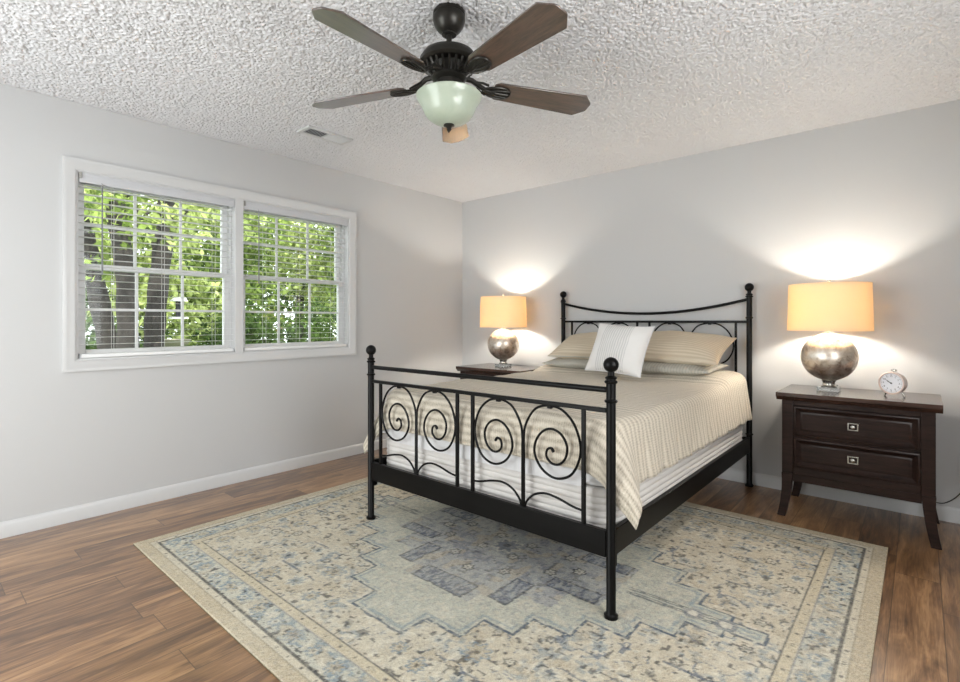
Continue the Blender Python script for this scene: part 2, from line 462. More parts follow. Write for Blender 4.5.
# casing frame swept round a rectangle (in y,z), profile = (inset, height off wall)
def frame_sweep(mb, y0, y1, z0, z1, prof, x=0, sgn=1, flip=False):
    vs = []; fs = []; n = len(prof)
    for cy, cz in ((0, 0), (1, 0), (1, 1), (0, 1)):
        for ins, hh in prof:
            yy = (y1 - ins) if cy else (y0 + ins); zz = (z1 - ins) if cz else (z0 + ins)
            vs.append((x + sgn * hh, yy, zz) if not flip else (yy, x + sgn * hh, zz))
    for c in range(4):
        d = (c + 1) % 4
        for i in range(n):
            j = (i + 1) % n
            fs.append((c * n + i, c * n + j, d * n + j, d * n + i))
    mb.add(vs, fs)
CAS = [(0, 0), (0, .019), (.008, .021), (.022, .016), (.05, .013), (.058, .010), (.064, .006), (.064, 0)]
mb = MB(); frame_sweep(mb, -3.376, -1.373, .868, 2.109, CAS); struct(mb.build('trim_1', M['trim']))
mb = MB(); mb.box(-.14, .008, -2.402, -2.345, OZ0, OZ1); struct(mb.build('trim_2', M['trim']))
# jamb lining
mb = MB(); frame_sweep(mb, OY0 - .0, OY1 + .0, OZ0, OZ1, [(0, -.139), (0, -.001), (.010, -.001), (.010, -.139)]); struct(mb.build('trim_3', M['trim']))

def sash(win, y0, y1, z0, z1, x0, name):
    """one sash: stiles, rails, pane and a 3 x 2 grid"""
    st, rl, th = .034, .034, .03
    m = MB()
    m.box(x0 - th, x0, y0, y0 + st, z0, z1); m.box(x0 - th, x0, y1 - st, y1, z0, z1)
    m.box(x0 - th, x0, y0 + st, y1 - st, z0, z0 + rl); m.box(x0 - th, x0, y0 + st, y1 - st, z1 - rl, z1)
    s = m.build('sash', M['vinyl'], win, bevel=.003)
    m = MB(); gx = x0 - .018; gw = .008
    Y0, Y1, Z0, Z1 = y0 + st, y1 - st, z0 + rl, z1 - rl
    for k in (1, 2):
        yy = Y0 + (Y1 - Y0) * k / 3; m.box(gx - .006, gx + .006, yy - gw, yy + gw, Z0, Z1)
    zz = (Z0 + Z1) / 2; m.box(gx - .0055, gx + .0055, Y0, Y1, zz - gw, zz + gw)
    g = m.build('muntin_grid', M['vinyl'], s, local=True)
    m = MB(); m.box(gx - .0125, gx - .0095, Y0, Y1, Z0, Z1)
    m.build('glass_pane', M['glass'], s, local=True)
    return s
for i, (y0, y1) in enumerate(((OY0 + .010, -2.402), (-2.345, OY1 - .010))):
    win = sempty('window_%d' % (i + 1))
    mb = MB(); frame_sweep(mb, y0, y1, OZ0 + .010, OZ1 - .010, [(0, -.138), (0, -.062), (.014, -.062), (.014, -.138)])
    mb.build('window_frame', M['vinyl'], win)
    sash(win, y0 + .014, y1 - .014, OZ0 + .024, 1.508, -.066, 'low')
    sash(win, y0 + .014, y1 - .014, 1.474, OZ1 - .024, -.100, 'up')
# unseen window, added to frame the front fill light
win = sempty('window_3')
mb = MB(); frame_sweep(mb, FX0, FX1, FZ0, FZ1, [(0, RY - .13), (0, RY - .02), (.03, RY - .02), (.03, RY - .13)], flip=True)
mb.box(1.42, 1.48, RY - .045, RY - .02, FZ0 + .03, FZ1 - .03)
mb.build('window_frame', M['vinyl'], win)
mb = MB(); frame_sweep(mb, FX0 - .064, FX1 + .064, FZ0 - .064, FZ1 + .064, CAS, x=RY, flip=True); struct(mb.build('trim_4', M['trim']))  # casing of the added front window

win = sempty('window_4')  # unseen window, made up around the right fill light
mb = MB(); frame_sweep(mb, GY0, GY1, GZ0_, GZ1_, [(0, RX + .13), (0, RX + .02), (.03, RX + .02), (.03, RX + .13)])
mb.box(RX + .02, RX + .045, GY0 + .03, GY1 - .03, 1.435, 1.465)
mb.build('window_frame', M['vinyl'], win)
mb = MB(); frame_sweep(mb, GY0 - .064, GY1 + .064, GZ0_ - .064, GZ1_ + .064, CAS, x=RX, sgn=-1); struct(mb.build('trim_5', M['trim']))  # casing of the added right window

# ------------------------------------------------------------------ blinds
def blind(y0, y1, label):
    t = thing('window_blind', (-.03, (y0 + y1) / 2, OZ0 + .012), label, 'blind', 'horizontal blinds in the double window')
    MB().box(-.0555, -.012, y0, y1, 1.995, 2.034).build('headrail', M['slat'], t, bevel=.002)
    m = MB(); m.box(-.009, .003, y0 - .0, y1 + .0, 1.978, 2.034); m.box(.003, .0065, y0, y1, 2.022, 2.034)
    m.build('valance', M['grey_rail'], t, bevel=.002)
    zs = []; z = 1.958
    while z > 1.005: zs.append(z); z -= .0425
    for z in zs:
        m = MB(); prof = []
        for k in range(7):
            q = k / 6; x = -.056 + .050 * q; prof.append((x, z + .0004 * math.sin(PI * q)))
        prof += [(x, zz - .0008) for x, zz in prof[::-1]]
        m.prism([(x, zz) for x, zz in prof][::-1], y0 + .004, y1 - .004, 'y')
        m.build('slat', M['slat'], t)
    m = MB(); m.box(-.058, -.004, y0 + .002, y1 - .002, OZ0 + .012, OZ0 + .034); r = m.build('bottom_rail', M['slat'], t, bevel=.004)
    for yy in (y0 + .002, y1 - .010):
        MB().box(-.060, -.001, yy, yy + .008, OZ0 + .0108, OZ0 + .037).build('end_cap', M['grey_rail'], t, bevel=.002)
    for yy in (y0 + .17, (y0 + y1) / 2, y1 - .13):
        m = MB()
        for x in (-.0575, -.0035): m.tube([(x, yy, 1.995), (x, yy, OZ0 + .034)], .0011, 5)
        m.build('ladder_cord', M['cream_string'], t)
    m = MB(); wy = y0 + .108
    m.tube([(.012, wy, 1.975), (.013, wy, 1.70), (.012, wy, 1.44)], [.0042, .0042, .005], 8); m.tube([(.002, wy, 1.990), (.012, wy, 1.975)], .002, 6)
    m.build('tilt_wand', M['cordgrey'], t)
    m = MB(); m.box(-.004, .012, y0 - .003, y0 + .010, 2.0, 2.0349)
    m.build('valance_clip', M['chrome'], t)
    return t
blind(-3.297, -2.406, 'white horizontal blind over the left window pane, trees with trunks behind it')
blind(-2.341, -1.452, 'white horizontal blind over the right window pane, nearest the room corner')

# ------------------------------------------------------------------ ceiling vent
t = thing('ceiling_vent', (.66, -2.08, H), 'white rectangular air vent set into the popcorn ceiling', 'vent')
m = MB(); z1 = H - .004; z0 = H - .021
x0, x1, y0, y1 = .585, .735, -2.25, -1.91
m.box(x0, x0 + .025, y0, y1, z0, z1); m.box(x1 - .025, x1, y0, y1, z0, z1); m.box(x0 + .025, x1 - .025, y0, y0 + .025, z0, z1); m.box(x0 + .025, x1 - .025, y1 - .025, y1, z0, z1)
m.box(x0 + .025, x1 - .025, -2.086, -2.074, z0, z1)
m.build('vent_frame', M['trim'], t, bevel=.002)
MB().box(x0 + .02, x1 - .02, y0 + .02, y1 - .02, H - .0135, H - .0118).build('duct_opening', M['grille_dark'], t)
for half, ang in ((0, .75), (1, -.75)):
    ya = (y0 + .027) if half == 0 else -2.072; yb = -2.088 if half == 0 else y1 - .027
    for k in range(9):
        yy = ya + (yb - ya) * (k + .5) / 9
        T = Matrix.Translation((0, yy, H - .0175)) @ Matrix.Rotation(ang, 4, 'X')
        MB().box(x0 + .024, x1 - .024, -.0050, .0050, -.0006, .0006, T).build('louvre', M['trim'], t)

# ------------------------------------------------------------------ ceiling fan
FC = Vector((2.26, -2.517, H))
fan = thing('ceiling_fan', FC, 'dark bronze five-blade ceiling fan with frosted glass light bowl', 'ceiling fan')
def L(prof, name, mat, seg=40, **k): return MB().lathe(prof, 0, 0, seg).build(name, M[mat], fan, local=True, **k)
L([(.001, -.002), (.060, -.003), (.065, -.012), (.066, -.022), (.063, -.024), (.066, -.028), (.066, -.045), (.060, -.066), (.048, -.084), (.034, -.096), (.030, -.098), (.030, -.104), (.001, -.104)], 'canopy', 'dark_metal')
L([(.0115, -.10), (.0115, -.175)], 'downrod', 'dark_metal', 20)
L([(.001, -.145), (.022, -.147), (.026, -.155), (.030, -.163), (.075, -.170), (.105, -.185), (.119, -.207), (.120, -.222), (.112, -.230), (.106, -.232), (.001, -.232)], 'motor_housing', 'dark_metal')
m = MB()
m.lathe([(.001, -.230), (.074, -.230), (.068, -.262), (.060, -.276), (.001, -.276)], 0, 0, 40)
for k in range(24):
    q = 2 * PI * k / 24; T = Matrix.Rotation(q, 4, 'Z')
    m.tube([(.104, 0, -.233), (.096, 0, -.250), (.074, 0, -.268), (.066, 0, -.276)], [.0045, .005, .005, .004], 6, T=T)
m.build('vented_collar', M['dark_metal'], fan, local=True)
L([(.001, -.274), (.070, -.275), (.072, -.284), (.064, -.292), (.052, -.296), (.052, -.330), (.058, -.338), (.098, -.342), (.100, -.352), (.001, -.352)], 'switch_housing', 'dark_metal')
# bowl
L([(.001, -.3525), (.131, -.3525), (.135, -.356), (.133, -.366), (.123, -.382), (.113, -.398), (.106, -.414), (.100, -.428), (.088, -.444), (.066, -.459), (.040, -.468), (.022, -.472), (.001, -.473)], 'light_bowl', 'bowl', 48)
L([(.001, -.468), (.022, -.471), (.023, -.477), (.012, -.482), (.009, -.487), (.011, -.492), (.006, -.499), (.001, -.506)], 'bowl_finial', 'dark_metal', 20)
for k in range(5):
    ang = math.radians(-13 + 72 * k)
    T = Matrix.Rotation(ang, 4, 'Z') @ Matrix.Translation((0, 0, -.300)) @ Matrix.Rotation(math.radians(1.3), 4, 'Y') @ Matrix.Rotation(math.radians(-12), 4, 'X')
    r0, r1, w0, w1 = .19, .645, .052, .070
    pts = [(r0, -w0 * .75), (r0 + .02, -w0), (r1 - .045, -w1), (r1 - .004, -w1 * .42), (r1, -w1 * .3), (r1, w1 * .3), (r1 - .004, w1 * .42), (r1 - .045, w1), (r0 + .02, w0), (r0, w0 * .75)]
    bl = MB().prism(pts, -.0035, .0035, 'z').build('blade', M['blade'], fan, bevel=.0015, local=True)
    bl.matrix_local = T
    m = MB()
    # bracket: neck rising to the motor and an oval leaf-shaped plate under the blade
    m.tube([(.06, 0, .034), (.10, 0, .030), (.135, 0, .008), (.165, 0, -.007), (.2, 0, -.008)], [.012, .011, .010, .009, .006], 8)
    plate = []
    for i in range(24):
        q = 2 * PI * i / 24; x = .205 + .062 * math.cos(q); wdt = .036 * (1 + .25 * math.cos(q)); plate.append((x, wdt * math.sin(q)))
    m.prism(plate, -.0085, -.0040, 'z')
    rim = [(.205 + .060 * math.cos(2 * PI * i / 24), .034 * (1 + .25 * math.cos(2 * PI * i / 24)) * math.sin(2 * PI * i / 24), -.0085) for i in range(25)]
    m.tube(rim, .0035, 6, caps=False)
    for sy in (-1, 0, 1): m.tube([(.155, 0, -.010), (.205, sy * .016, -.011), (.258, sy * .022, -.010)], .0026, 6)
    m.tube([(.11, .0, .026), (.14, .026, .006), (.165, .030, -.004)], .005, 6); m.tube([(.11, .0, .026), (.14, -.026, .006), (.165, -.030, -.004)], .005, 6)
    br = m.build('blade_bracket', M['dark_metal'], fan, local=True); br.matrix_local = T

# ------------------------------------------------------------------ rug
RX0, RX1, RY0, RY1 = .635, 3.600, -3.195, -.692
def make_rug():
    st = .0062; TH = .008
    nx = int((RX1 - RX0) / st); ny = int((RY1 - RY0) / st)
    xs = np.linspace(RX0, RX1, nx); ys = np.linspace(RY0, RY1, ny)
    X, Y = np.meshgrid(xs, ys); rs = np.random.RandomState(11)
    def vnoise(sc, seed, sx=1., sy=1.):
        r = np.random.RandomState(seed); g = r.rand(400, 400)
        u = (X - RX0) / sc * sx; v = (Y - RY0) / sc * sy
        i = np.floor(u).astype(int); j = np.floor(v).astype(int); fu = u - i; fv = v - j
        fu = fu * fu * (3 - 2 * fu); fv = fv * fv * (3 - 2 * fv); i %= 399; j %= 399
        return (g[j, i] * (1 - fu) + g[j, i + 1] * fu) * (1 - fv) + (g[j + 1, i] * (1 - fu) + g[j + 1, i + 1] * fu) * fv
    def c(r, g, b): return np.array(srgb(r, g, b)[:3])
    n1 = vnoise(.03, 1); n2 = vnoise(.012, 2); n3 = vnoise(.15, 3); n4 = vnoise(.05, 4); n5 = vnoise(.4, 5)
    cream = c(194, 187, 170); tan = c(176, 162, 138); blue = c(118, 134, 146); dark = c(54, 56, 62); aqua = c(170, 174, 164); slate = c(112, 116, 126); ivory = c(204, 199, 184)
    C = np.ones((ny, nx, 3)) * cream
    def blend(mask, col, a=1.0):
        nonlocal C
        k = (np.clip(mask, 0, 1) * a)[..., None]; C = C * (1 - k) + col * k
    wx = X + (n1 - .5) * .010; wy = Y + (n4 - .5) * .010
    A = np.abs(wx - (RX0 + RX1) / 2); B = np.abs(wy - (RY0 + RY1) / 2)
    e = np.minimum(np.minimum(X - RX0, RX1 - X), np.minimum(Y - RY0, RY1 - Y)) + (n2 - .5) * .003
    ec = np.minimum(np.minimum(X - RX0, RX1 - X), np.minimum(Y - RY0, RY1 - Y))
    blend((n3 > .5) * 1., tan, .22); blend((n1 - .45) * 3, tan, .30)
    # field florals: scattered rosettes, outlined flowers and blue sprays
    field = e > .245
    steps = [(.16, .845), (.34, .72), (.48, .58), (.64, .45), (.80, .325), (.93, .20), (1.06, .085), (1.19, .042)]
    def smax(A, B, d=0.):
        ins = np.zeros_like(A, bool)
        for a, b in steps: ins |= (A < a - d) & (B < b - d)
        return ins
    med = smax(A, B)
    outer = field & ~med
    blend(outer * np.clip((vnoise(.018, 21) - .52) * 6, 0, 1) * np.clip((vnoise(.10, 25) - .45) * 5, 0, 1), blue, .6)
    blend(outer * np.clip((vnoise(.06, 22) - .64) * 6, 0, 1), tan * .9, .4)
    blend(outer * (np.abs(vnoise(.05, 26) - .5) < .022) * (vnoise(.09, 27) > .5), c(84, 98, 118), .75)
    blend(outer * (vnoise(.016, 23) > .80), dark, .75)
    blend(outer * (vnoise(.022, 24) > .80), ivory, .7)
    def rosette(cx, cy, r, col, ring=None, petals=8, ins=False):
        d = np.hypot(X - cx, Y - cy); a = np.arctan2(Y - cy, X - cx)
        rr = r * (.82 + .18 * np.cos(petals * a))
        blend((d < rr) * 1., col, .65 * (.6 + .4 * rs.rand()))
        if ring is not None: blend((np.abs(d - rr) < .0055) * 1., ring, .75)
        blend((d < r * .25) * 1., dark, .6)
    pos = []
    tries = 0
    cx0, cy0 = (RX0 + RX1) / 2, (RY0 + RY1) / 2
    while len(pos) < 46 and tries < 4000:
        tries += 1; a = rs.rand() * 1.2; bb = rs.rand() * .97
        if any(a < s[0] + .05 and bb < s[1] + .05 for s in steps): continue
        if any(math.hypot(a - p[0], bb - p[1]) < .115 for p in pos): continue
        pos.append((a, bb))
        kind = rs.randint(4); r = .022 + .022 * rs.rand()
        for sx in (-1, 1):
            for sy in (-1, 1):
                if kind == 0: rosette(cx0 + sx * a, cy0 + sy * bb, r * 1.25, tan * .85, blue)
                elif kind == 1: rosette(cx0 + sx * a, cy0 + sy * bb, r * .8, ivory, dark, 6)
                elif kind == 2: rosette(cx0 + sx * a, cy0 + sy * bb, r * .6, dark, None, 5)
                else: rosette(cx0 + sx * a, cy0 + sy * bb, r * 1.1, blue, ivory, 7)
    # medallion ground
    blend(med * 1., aqua, .75); blend(med * np.clip((n4 - .5) * 3, 0, 1), ivory, .4); blend(med * (n2 > .7), slate, .30); blend(med * (vnoise(.016, 71) > .72), cream, .6)
    # outline, doubled
    o1 = med & ~smax(A, B, .010); o2 = smax(A, B, .022) & ~smax(A, B, .036)
    blend(o1 * (vnoise(.02, 31) > .18), c(60, 76, 96), .9); blend(o2 * (vnoise(.03, 32) > .3), blue, .6)
    for (a0, a1, b) in ((.30, .72, .84), (.66, .95, .62), (.95, 1.16, .36)):
        blend(outer * (A > a0) * (A < a1) * (np.abs(B - b) < .005) * (vnoise(.06, 33) > .42), c(70, 84, 104), .7)
    # axis bar
    bar = (A > .66) & (A < 1.08) & (np.abs(B - .016) < .010)
    blend(bar * 1., c(86, 94, 100), .8); blend(bar * (np.abs(B - .016) < .0035) * (vnoise(.02, 34) > .4), ivory, .7)
    for ac in (.93, 1.05):
        d = np.hypot(A - ac, B); blend((d < .04) * 1., slate, .6); blend((d < .022) * 1., ivory, .8)
    # inner medallion
    inn = ((A < .20) & (B < .52)) | ((A < .34) & (B < .44)) | ((A < .62) & (B < .20)) | ((A < .48) & (B < .34))
    blend(inn * 1., c(156, 157, 158), .7); blend(inn * np.clip((n3 - .35) * 3, 0, 1), c(134, 134, 142), .4)
    blend(inn * (vnoise(.03, 41) > .62), slate, .5); blend(inn * (vnoise(.05, 42) > .72), tan, .5); blend(inn * (vnoise(.02, 43) > .8), dark, .45)
    def block(a0, a1, b0, b1):
        k = (A > a0) & (A < a1) & (B > b0) & (B < b1); blend(k * 1., c(88, 96, 112), .85)
        blend(k * (vnoise(.010, 44, 1, .35) > .5), c(158, 160, 160), .7)
        ed = k & ~((A > a0 + .008) & (A < a1 - .008) & (B > b0 + .008) & (B < b1 - .008)) ; blend(ed * 1., dark, .7)
    block(-.01, .155, .40, .52); block(.235, .335, .235, .44); block(.36, .60, .11, .20)
    for (ax, by) in ((.155, .224), (.32, .09), (.0, .30), (.42, .0), (.10, .08)):
        for sx in (-1, 1):
            for sy in (-1, 1): rosette(cx0 + sx * ax, cy0 + sy * by, .030, ivory, dark, 6)
    rosette(cx0, cy0, .08, slate, ivory, 8)
    # borders
    blend((e < .245) * 1., cream, .8); blend((e < .052) * 1., tan, .75)
    main = (e > .094) & (e < .198)
    blend(main * 1., c(176, 178, 168), .7); blend(main * np.clip((vnoise(.016, 51) - .5) * 8, 0, 1) * (vnoise(.07, 57) > .35), blue, .75)
    blend(main * np.clip((vnoise(.05, 52) - .6) * 8, 0, 1), tan, .5); blend(main * (vnoise(.014, 53) > .78), dark, .8)
    blend(main * (vnoise(.018, 54) > .76), ivory, .7)
    # rosettes in the main border
    n = 21
    for k in range(n):
        x = RX0 + .146 + (RX1 - RX0 - .292) * k / (n - 1)
        for y in (RY0 + .146, RY1 - .146): rosette(x, y, .036 if k % 2 else .026, tan if k % 2 else ivory, blue, 8)
    n = 17
    for k in range(1, n - 1):
        y = RY0 + .146 + (RY1 - RY0 - .292) * k / (n - 1)
        for x in (RX0 + .146, RX1 - .146): rosette(x, y, .036 if k % 2 else .026, tan if k % 2 else ivory, blue, 8)
    stripe = ((e > .203) & (e < .24)); blend(stripe * 1., c(186, 174, 148), .7)
    along = np.where(np.minimum(X - RX0, RX1 - X) < np.minimum(Y - RY0, RY1 - Y), Y, X)
    mk = (np.abs((along / .085) % 1 - .5) < .09) & (np.abs(((along / .0085) % 1) - .5) < .28)
    blend((mk & (np.abs(e - .221) < .006)) * 1., dark, .8); blend((mk & (np.abs(e - .072) < .006)) * 1., dark, .7)
    for ee, wd, cl, al in ((.091, .0042, dark, .85), (.243, .0036, dark, .85), (.200, .0028, slate, .7), (.055, .0025, tan * .6, .7)):
        blend((np.abs(ec - ee) < wd) * 1., cl, al)
    # wear
    blend(np.clip((n5 - .5) * 2, 0, 1), ivory, .16); blend((vnoise(.009, 61) > .62) * 1., cream, .22); blend((vnoise(.008, 62) > .78) * 1., slate, .22)
    C = np.clip(C * 1.13 * (1 + .20 * (rs.rand(ny, nx, 1) - .5) + .16 * (vnoise(.011, 72)[..., None] - .5)), 0, 1)
    Z = np.full_like(X, TH)
    co = np.stack([X, Y, Z], -1).reshape(-1, 3); idx = np.arange(nx * ny).reshape(ny, nx)
    q = np.stack([idx[:-1, :-1], idx[:-1, 1:], idx[1:, 1:], idx[1:, :-1]], -1).reshape(-1, 4)
    # bound edge down to the floor
    ring = np.concatenate([idx[0, :], idx[1:, -1], idx[-1, -2::-1], idx[-2:0:-1, 0]])
    low = co[ring].copy(); low[:, 2] = .0003; nb = len(co); m = len(ring)
    li = np.arange(m) + nb; sq = np.stack([ring, li, np.roll(li, -1), np.roll(ring, -1)], -1)
    co = np.concatenate([co, low]); q = np.concatenate([q, sq])
    me = bpy.data.meshes.new('area_rug'); me.vertices.add(len(co)); me.vertices.foreach_set('co', co.ravel())
    me.loops.add(len(q) * 4); me.loops.foreach_set('vertex_index', q.ravel().astype(np.int32))
    me.polygons.add(len(q)); me.polygons.foreach_set('loop_start', np.arange(0, len(q) * 4, 4, dtype=np.int32))
    me.update(calc_edges=True)
    at = me.color_attributes.new('pattern', 'FLOAT_COLOR', 'POINT')
    cc = np.ones((len(co), 4)); cc[:nb, :3] = C.reshape(-1, 3); cc[nb:, :3] = np.array(srgb(60, 58, 46)[:3])
    at.data.foreach_set('color', cc.ravel())
    me.materials.append(M['rug'])
    o = bpy.data.objects.new('area_rug', me); COL.objects.link(o)
    return tag(o, 'large faded oriental rug in beige and blue lying under the bed', 'rug')
make_rug()
RT = .008

# ------------------------------------------------------------------ bed frame
BXL, BXR, BYF, BYH = 1.293, 2.812, -2.18, -.06
bed = thing('iron_bed', ((BXL + BXR) / 2, (BYF + BYH) / 2, 0), 'black iron bed frame with spiral scrolls and ball-topped posts', 'bed')
def post(x, y, z0, top):
    m = MB(); r = .0185
    m.lathe([(.001, z0), (.027, z0), (.028, z0 + .010), (.022, z0 + .014), (r, z0 + .020), (r, top - .062), (r, top - .055)], x, y, 24)
    o = m.build('post', M['iron'], bed)
    c = MB(); c.ball((x, y, top), .030, 24, 16)
    c.lathe([(.010, top - .060), (.022, top - .054), (.023, top - .049), (.013, top - .042), (.013, top - .026)], x, y, 24)
    f = c.build('finial', M['iron'], o, local=False)
    return o
def collar(x, y, z, r=.027):
    return MB().lathe([(.0186, z - .006), (r - .003, z - .005), (r, z), (r - .003, z + .005), (.0186, z + .006)], x, y, 24).build('collar', M['iron'], bed)
for x in (BXL, BXR):
    post(x, BYF, RT, .992)
    for z in (.925, .850): collar(x, BYF, z, .026)
    post(x, BYH, 0, 1.400)
    for z in (1.335, 1.185, .365): collar(x, BYH, z, .026)
xi0, xi1 = BXL + .017, BXR - .017
def rail(path, r, name, seg=12): return MB().tube(path, r, seg).build(name, M['iron'], bed)
rail([(xi0, BYF, .893), (xi1, BYF, .893)], .0115, 'top_rail')
MB().box(xi0, xi1, BYF - .009, BYF + .009, .803, .821).build('scroll_rail', M['iron'], bed, bevel=.003)
m = MB(); m.box(xi0, xi1, BYF - .012, BYF + .012, .238, .342); m.box(xi0, xi1, BYF + .008, BYF + .045, .238, .243); m.build('foot_rail', M['iron'], bed, bevel=.003)
# headboard rails
cv = []
for k in range(25):
    q = k / 24; cv.append((xi0 + (xi1 - xi0) * q, BYH, 1.222 + .092 * (2 * q - 1) ** 2))
rail(cv, .0105, 'curved_top_rail')
MB().box(xi0, xi1, BYH - .009, BYH + .009, 1.148, 1.166).build('scroll_rail', M['iron'], bed, bevel=.003)
m = MB(); m.box(xi0, xi1, BYH - .012, BYH + .012, .238, .342); m.build('head_rail', M['iron'], bed, bevel=.003)
for x, s_ in ((BXL, -1), (BXR, 1)):
    m = MB(); m.box(x - .011, x + .011, BYF + .020, BYH - .020, .245, .348)
    m.box(min(x - s_ * .010, x - s_ * .05), max(x - s_ * .010, x - s_ * .05), BYF + .06, BYH - .06, .246, .252)
    m.build('side_rail', M['iron'], bed, bevel=.003)
    for y in (BYF + .032, BYH - .032):
        m = MB(); m.box(x - .006, x + .006, y - .011, y + .011, .195, .247); m.build('rail_bracket', M['iron'], bed, bevel=.003)
SC = [(.0, -.17), (.0, .0), (-.010, .055), (-.045, .115), (-.085, .142), (-.140, .150), (-.195, .135), (-.245, .085), (-.272, .010), (-.268, -.055), (-.235, -.120), (-.185, -.150), (-.135, -.150), (-.085, -.120), (-.055, -.065), (-.062, -.010), (-.095, .035), (-.140, .052), (-.185, .035), (-.212, -.010), (-.205, -.060), (-.175, -.092), (-.140, -.094), (-.115, -.070), (-.118, -.040), (-.137, -.030), (-.150, -.045)]
def scroll_panel(xa, xm, xb, y, ztop, zbot, dense=True):
    zc = ztop - .152
    for sg, xe in ((1, xa), (-1, xb)):
        k = abs(xm - xe) / .300
        pts = [(xm + sg * p[0] * k * 1.03 - sg * .0045, y, zc + p[1]) for p in SC[1:]]
        pts = [(xm - sg * .0045, y, zbot + .001), (xm - sg * .0045, y, zc - .12)] + pts
        rr = spline(pts, 6); n = len(rr)
        MB().tube(rr, [.0056 if i < n - 8 else .0056 + .0016 * math.sin(PI * (i - n + 8) / 8) for i in range(n)], 8).build('scroll', M['iron'], bed)
        if dense:
            low = [(xm - sg * .010, y, zbot + .002), (xm - sg * .022, y, zbot + .030), (xm - sg * .060, y, zbot + .065), (xm - sg * .115, y, zbot + .082), (xm - sg * .180, y, zbot + .076), (xm - sg * .250, y, zbot + .058), (xe + sg * .004, y, zbot + .052)]
            MB().tube(spline(low, 6), .0052, 8).build('lower_curve', M['iron'], bed)
        m = MB(); xc = xm - sg * .140 * k
        m.box(xc - .011, xc + .011, y - .008, y + .008, ztop - .014, ztop + .003); m.build('scroll_clip', M['iron'], bed, bevel=.002)
        for_bar = MB().box(xe - .008, xe + .008, y - .0075, y + .0075, zbot, ztop + .002)
        for_bar.build('upright_bar', M['iron'], bed, bevel=.002)
for (y, zt, zb) in ((BYF, .804, .341), (BYH, 1.149, .341)):
    scroll_panel(1.383, 1.686, 1.988, y, zt, zb, y == BYF)
    scroll_panel(2.090, 2.390, 2.692 if y == BYF else 2.725, y, zt, zb, y == BYF)
for k in range(12):
    yy = -2.02 + k * .168
    MB().box(BXL + .012, BXR - .012, yy, yy + .06, .2522, .262).build('slat', M['espresso'], bed)

# ------------------------------------------------------------------ bedding
def rounded_box(mb, x0, x1, y0, y1, z0, z1, r, seg=5, bul=0, ribs=0):
    """rounded-corner slab with optional horizontal ribs round its sides"""
    prof = []
    for k in range(seg + 1):
        q = PI / 2 * k / seg; prof.append((r - r * math.sin(q), z0 + r * .5 - r * .5 * math.cos(q)))
    n = max(2, ribs * 6)
    za, zb = z0 + r * .5, z1 - r * .5
    for k in range(1, n):
        z = za + (zb - za) * k / n; prof.append((-(abs(math.sin(PI * ribs * k / n)) * .006 if ribs else bul * math.sin(PI * k / n)), z))
    for k in range(seg + 1):
        q = PI / 2 * k / seg; prof.append((r - r * math.cos(q), z1 - r * .5 + r * .5 * math.sin(q)))
    def ring(ins, z):
        R = .10; out = []
        for cx, cy, a0 in ((x1 - R, y1 - R, 0), (x0 + R, y1 - R, PI / 2), (x0 + R, y0 + R, PI), (x1 - R, y0 + R, 1.5 * PI)):
            for k in range(7):
                q = a0 + PI / 2 * k / 6; out.append((cx + (R - ins) * math.cos(q), cy + (R - ins) * math.sin(q), z))
        return out
    vs = []; fs = []; N = 28
    for ins, z in prof: vs += ring(ins, z)
    for i in range(len(prof) - 1):
        for k in range(N): fs.append((i * N + k, i * N + (k + 1) % N, (i + 1) * N + (k + 1) % N, (i + 1) * N + k))
    fs += [tuple(range(N))[::-1], tuple(range((len(prof) - 1) * N, len(prof) * N))]
    mb.add(vs, fs, True)
BX0, BX1, BY0, BY1 = 1.312, 2.793, -2.125, -.10
m = MB(); rounded_box(m, BX0, BX1, BY0, BY1, .262, .475, .02, ribs=7)
tag(m.build('box_spring', M['boxspring']), 'white ribbed box spring between the black side rails of the bed', 'box spring')
m = MB(); rounded_box(m, BX0 + .004, BX1 - .004, BY0 + .004, BY1, .4755, .735, .035, bul=.002)
tag(m.build('mattress', M['sheet']), 'white mattress on the box spring, mostly hidden under the bedding', 'mattress')

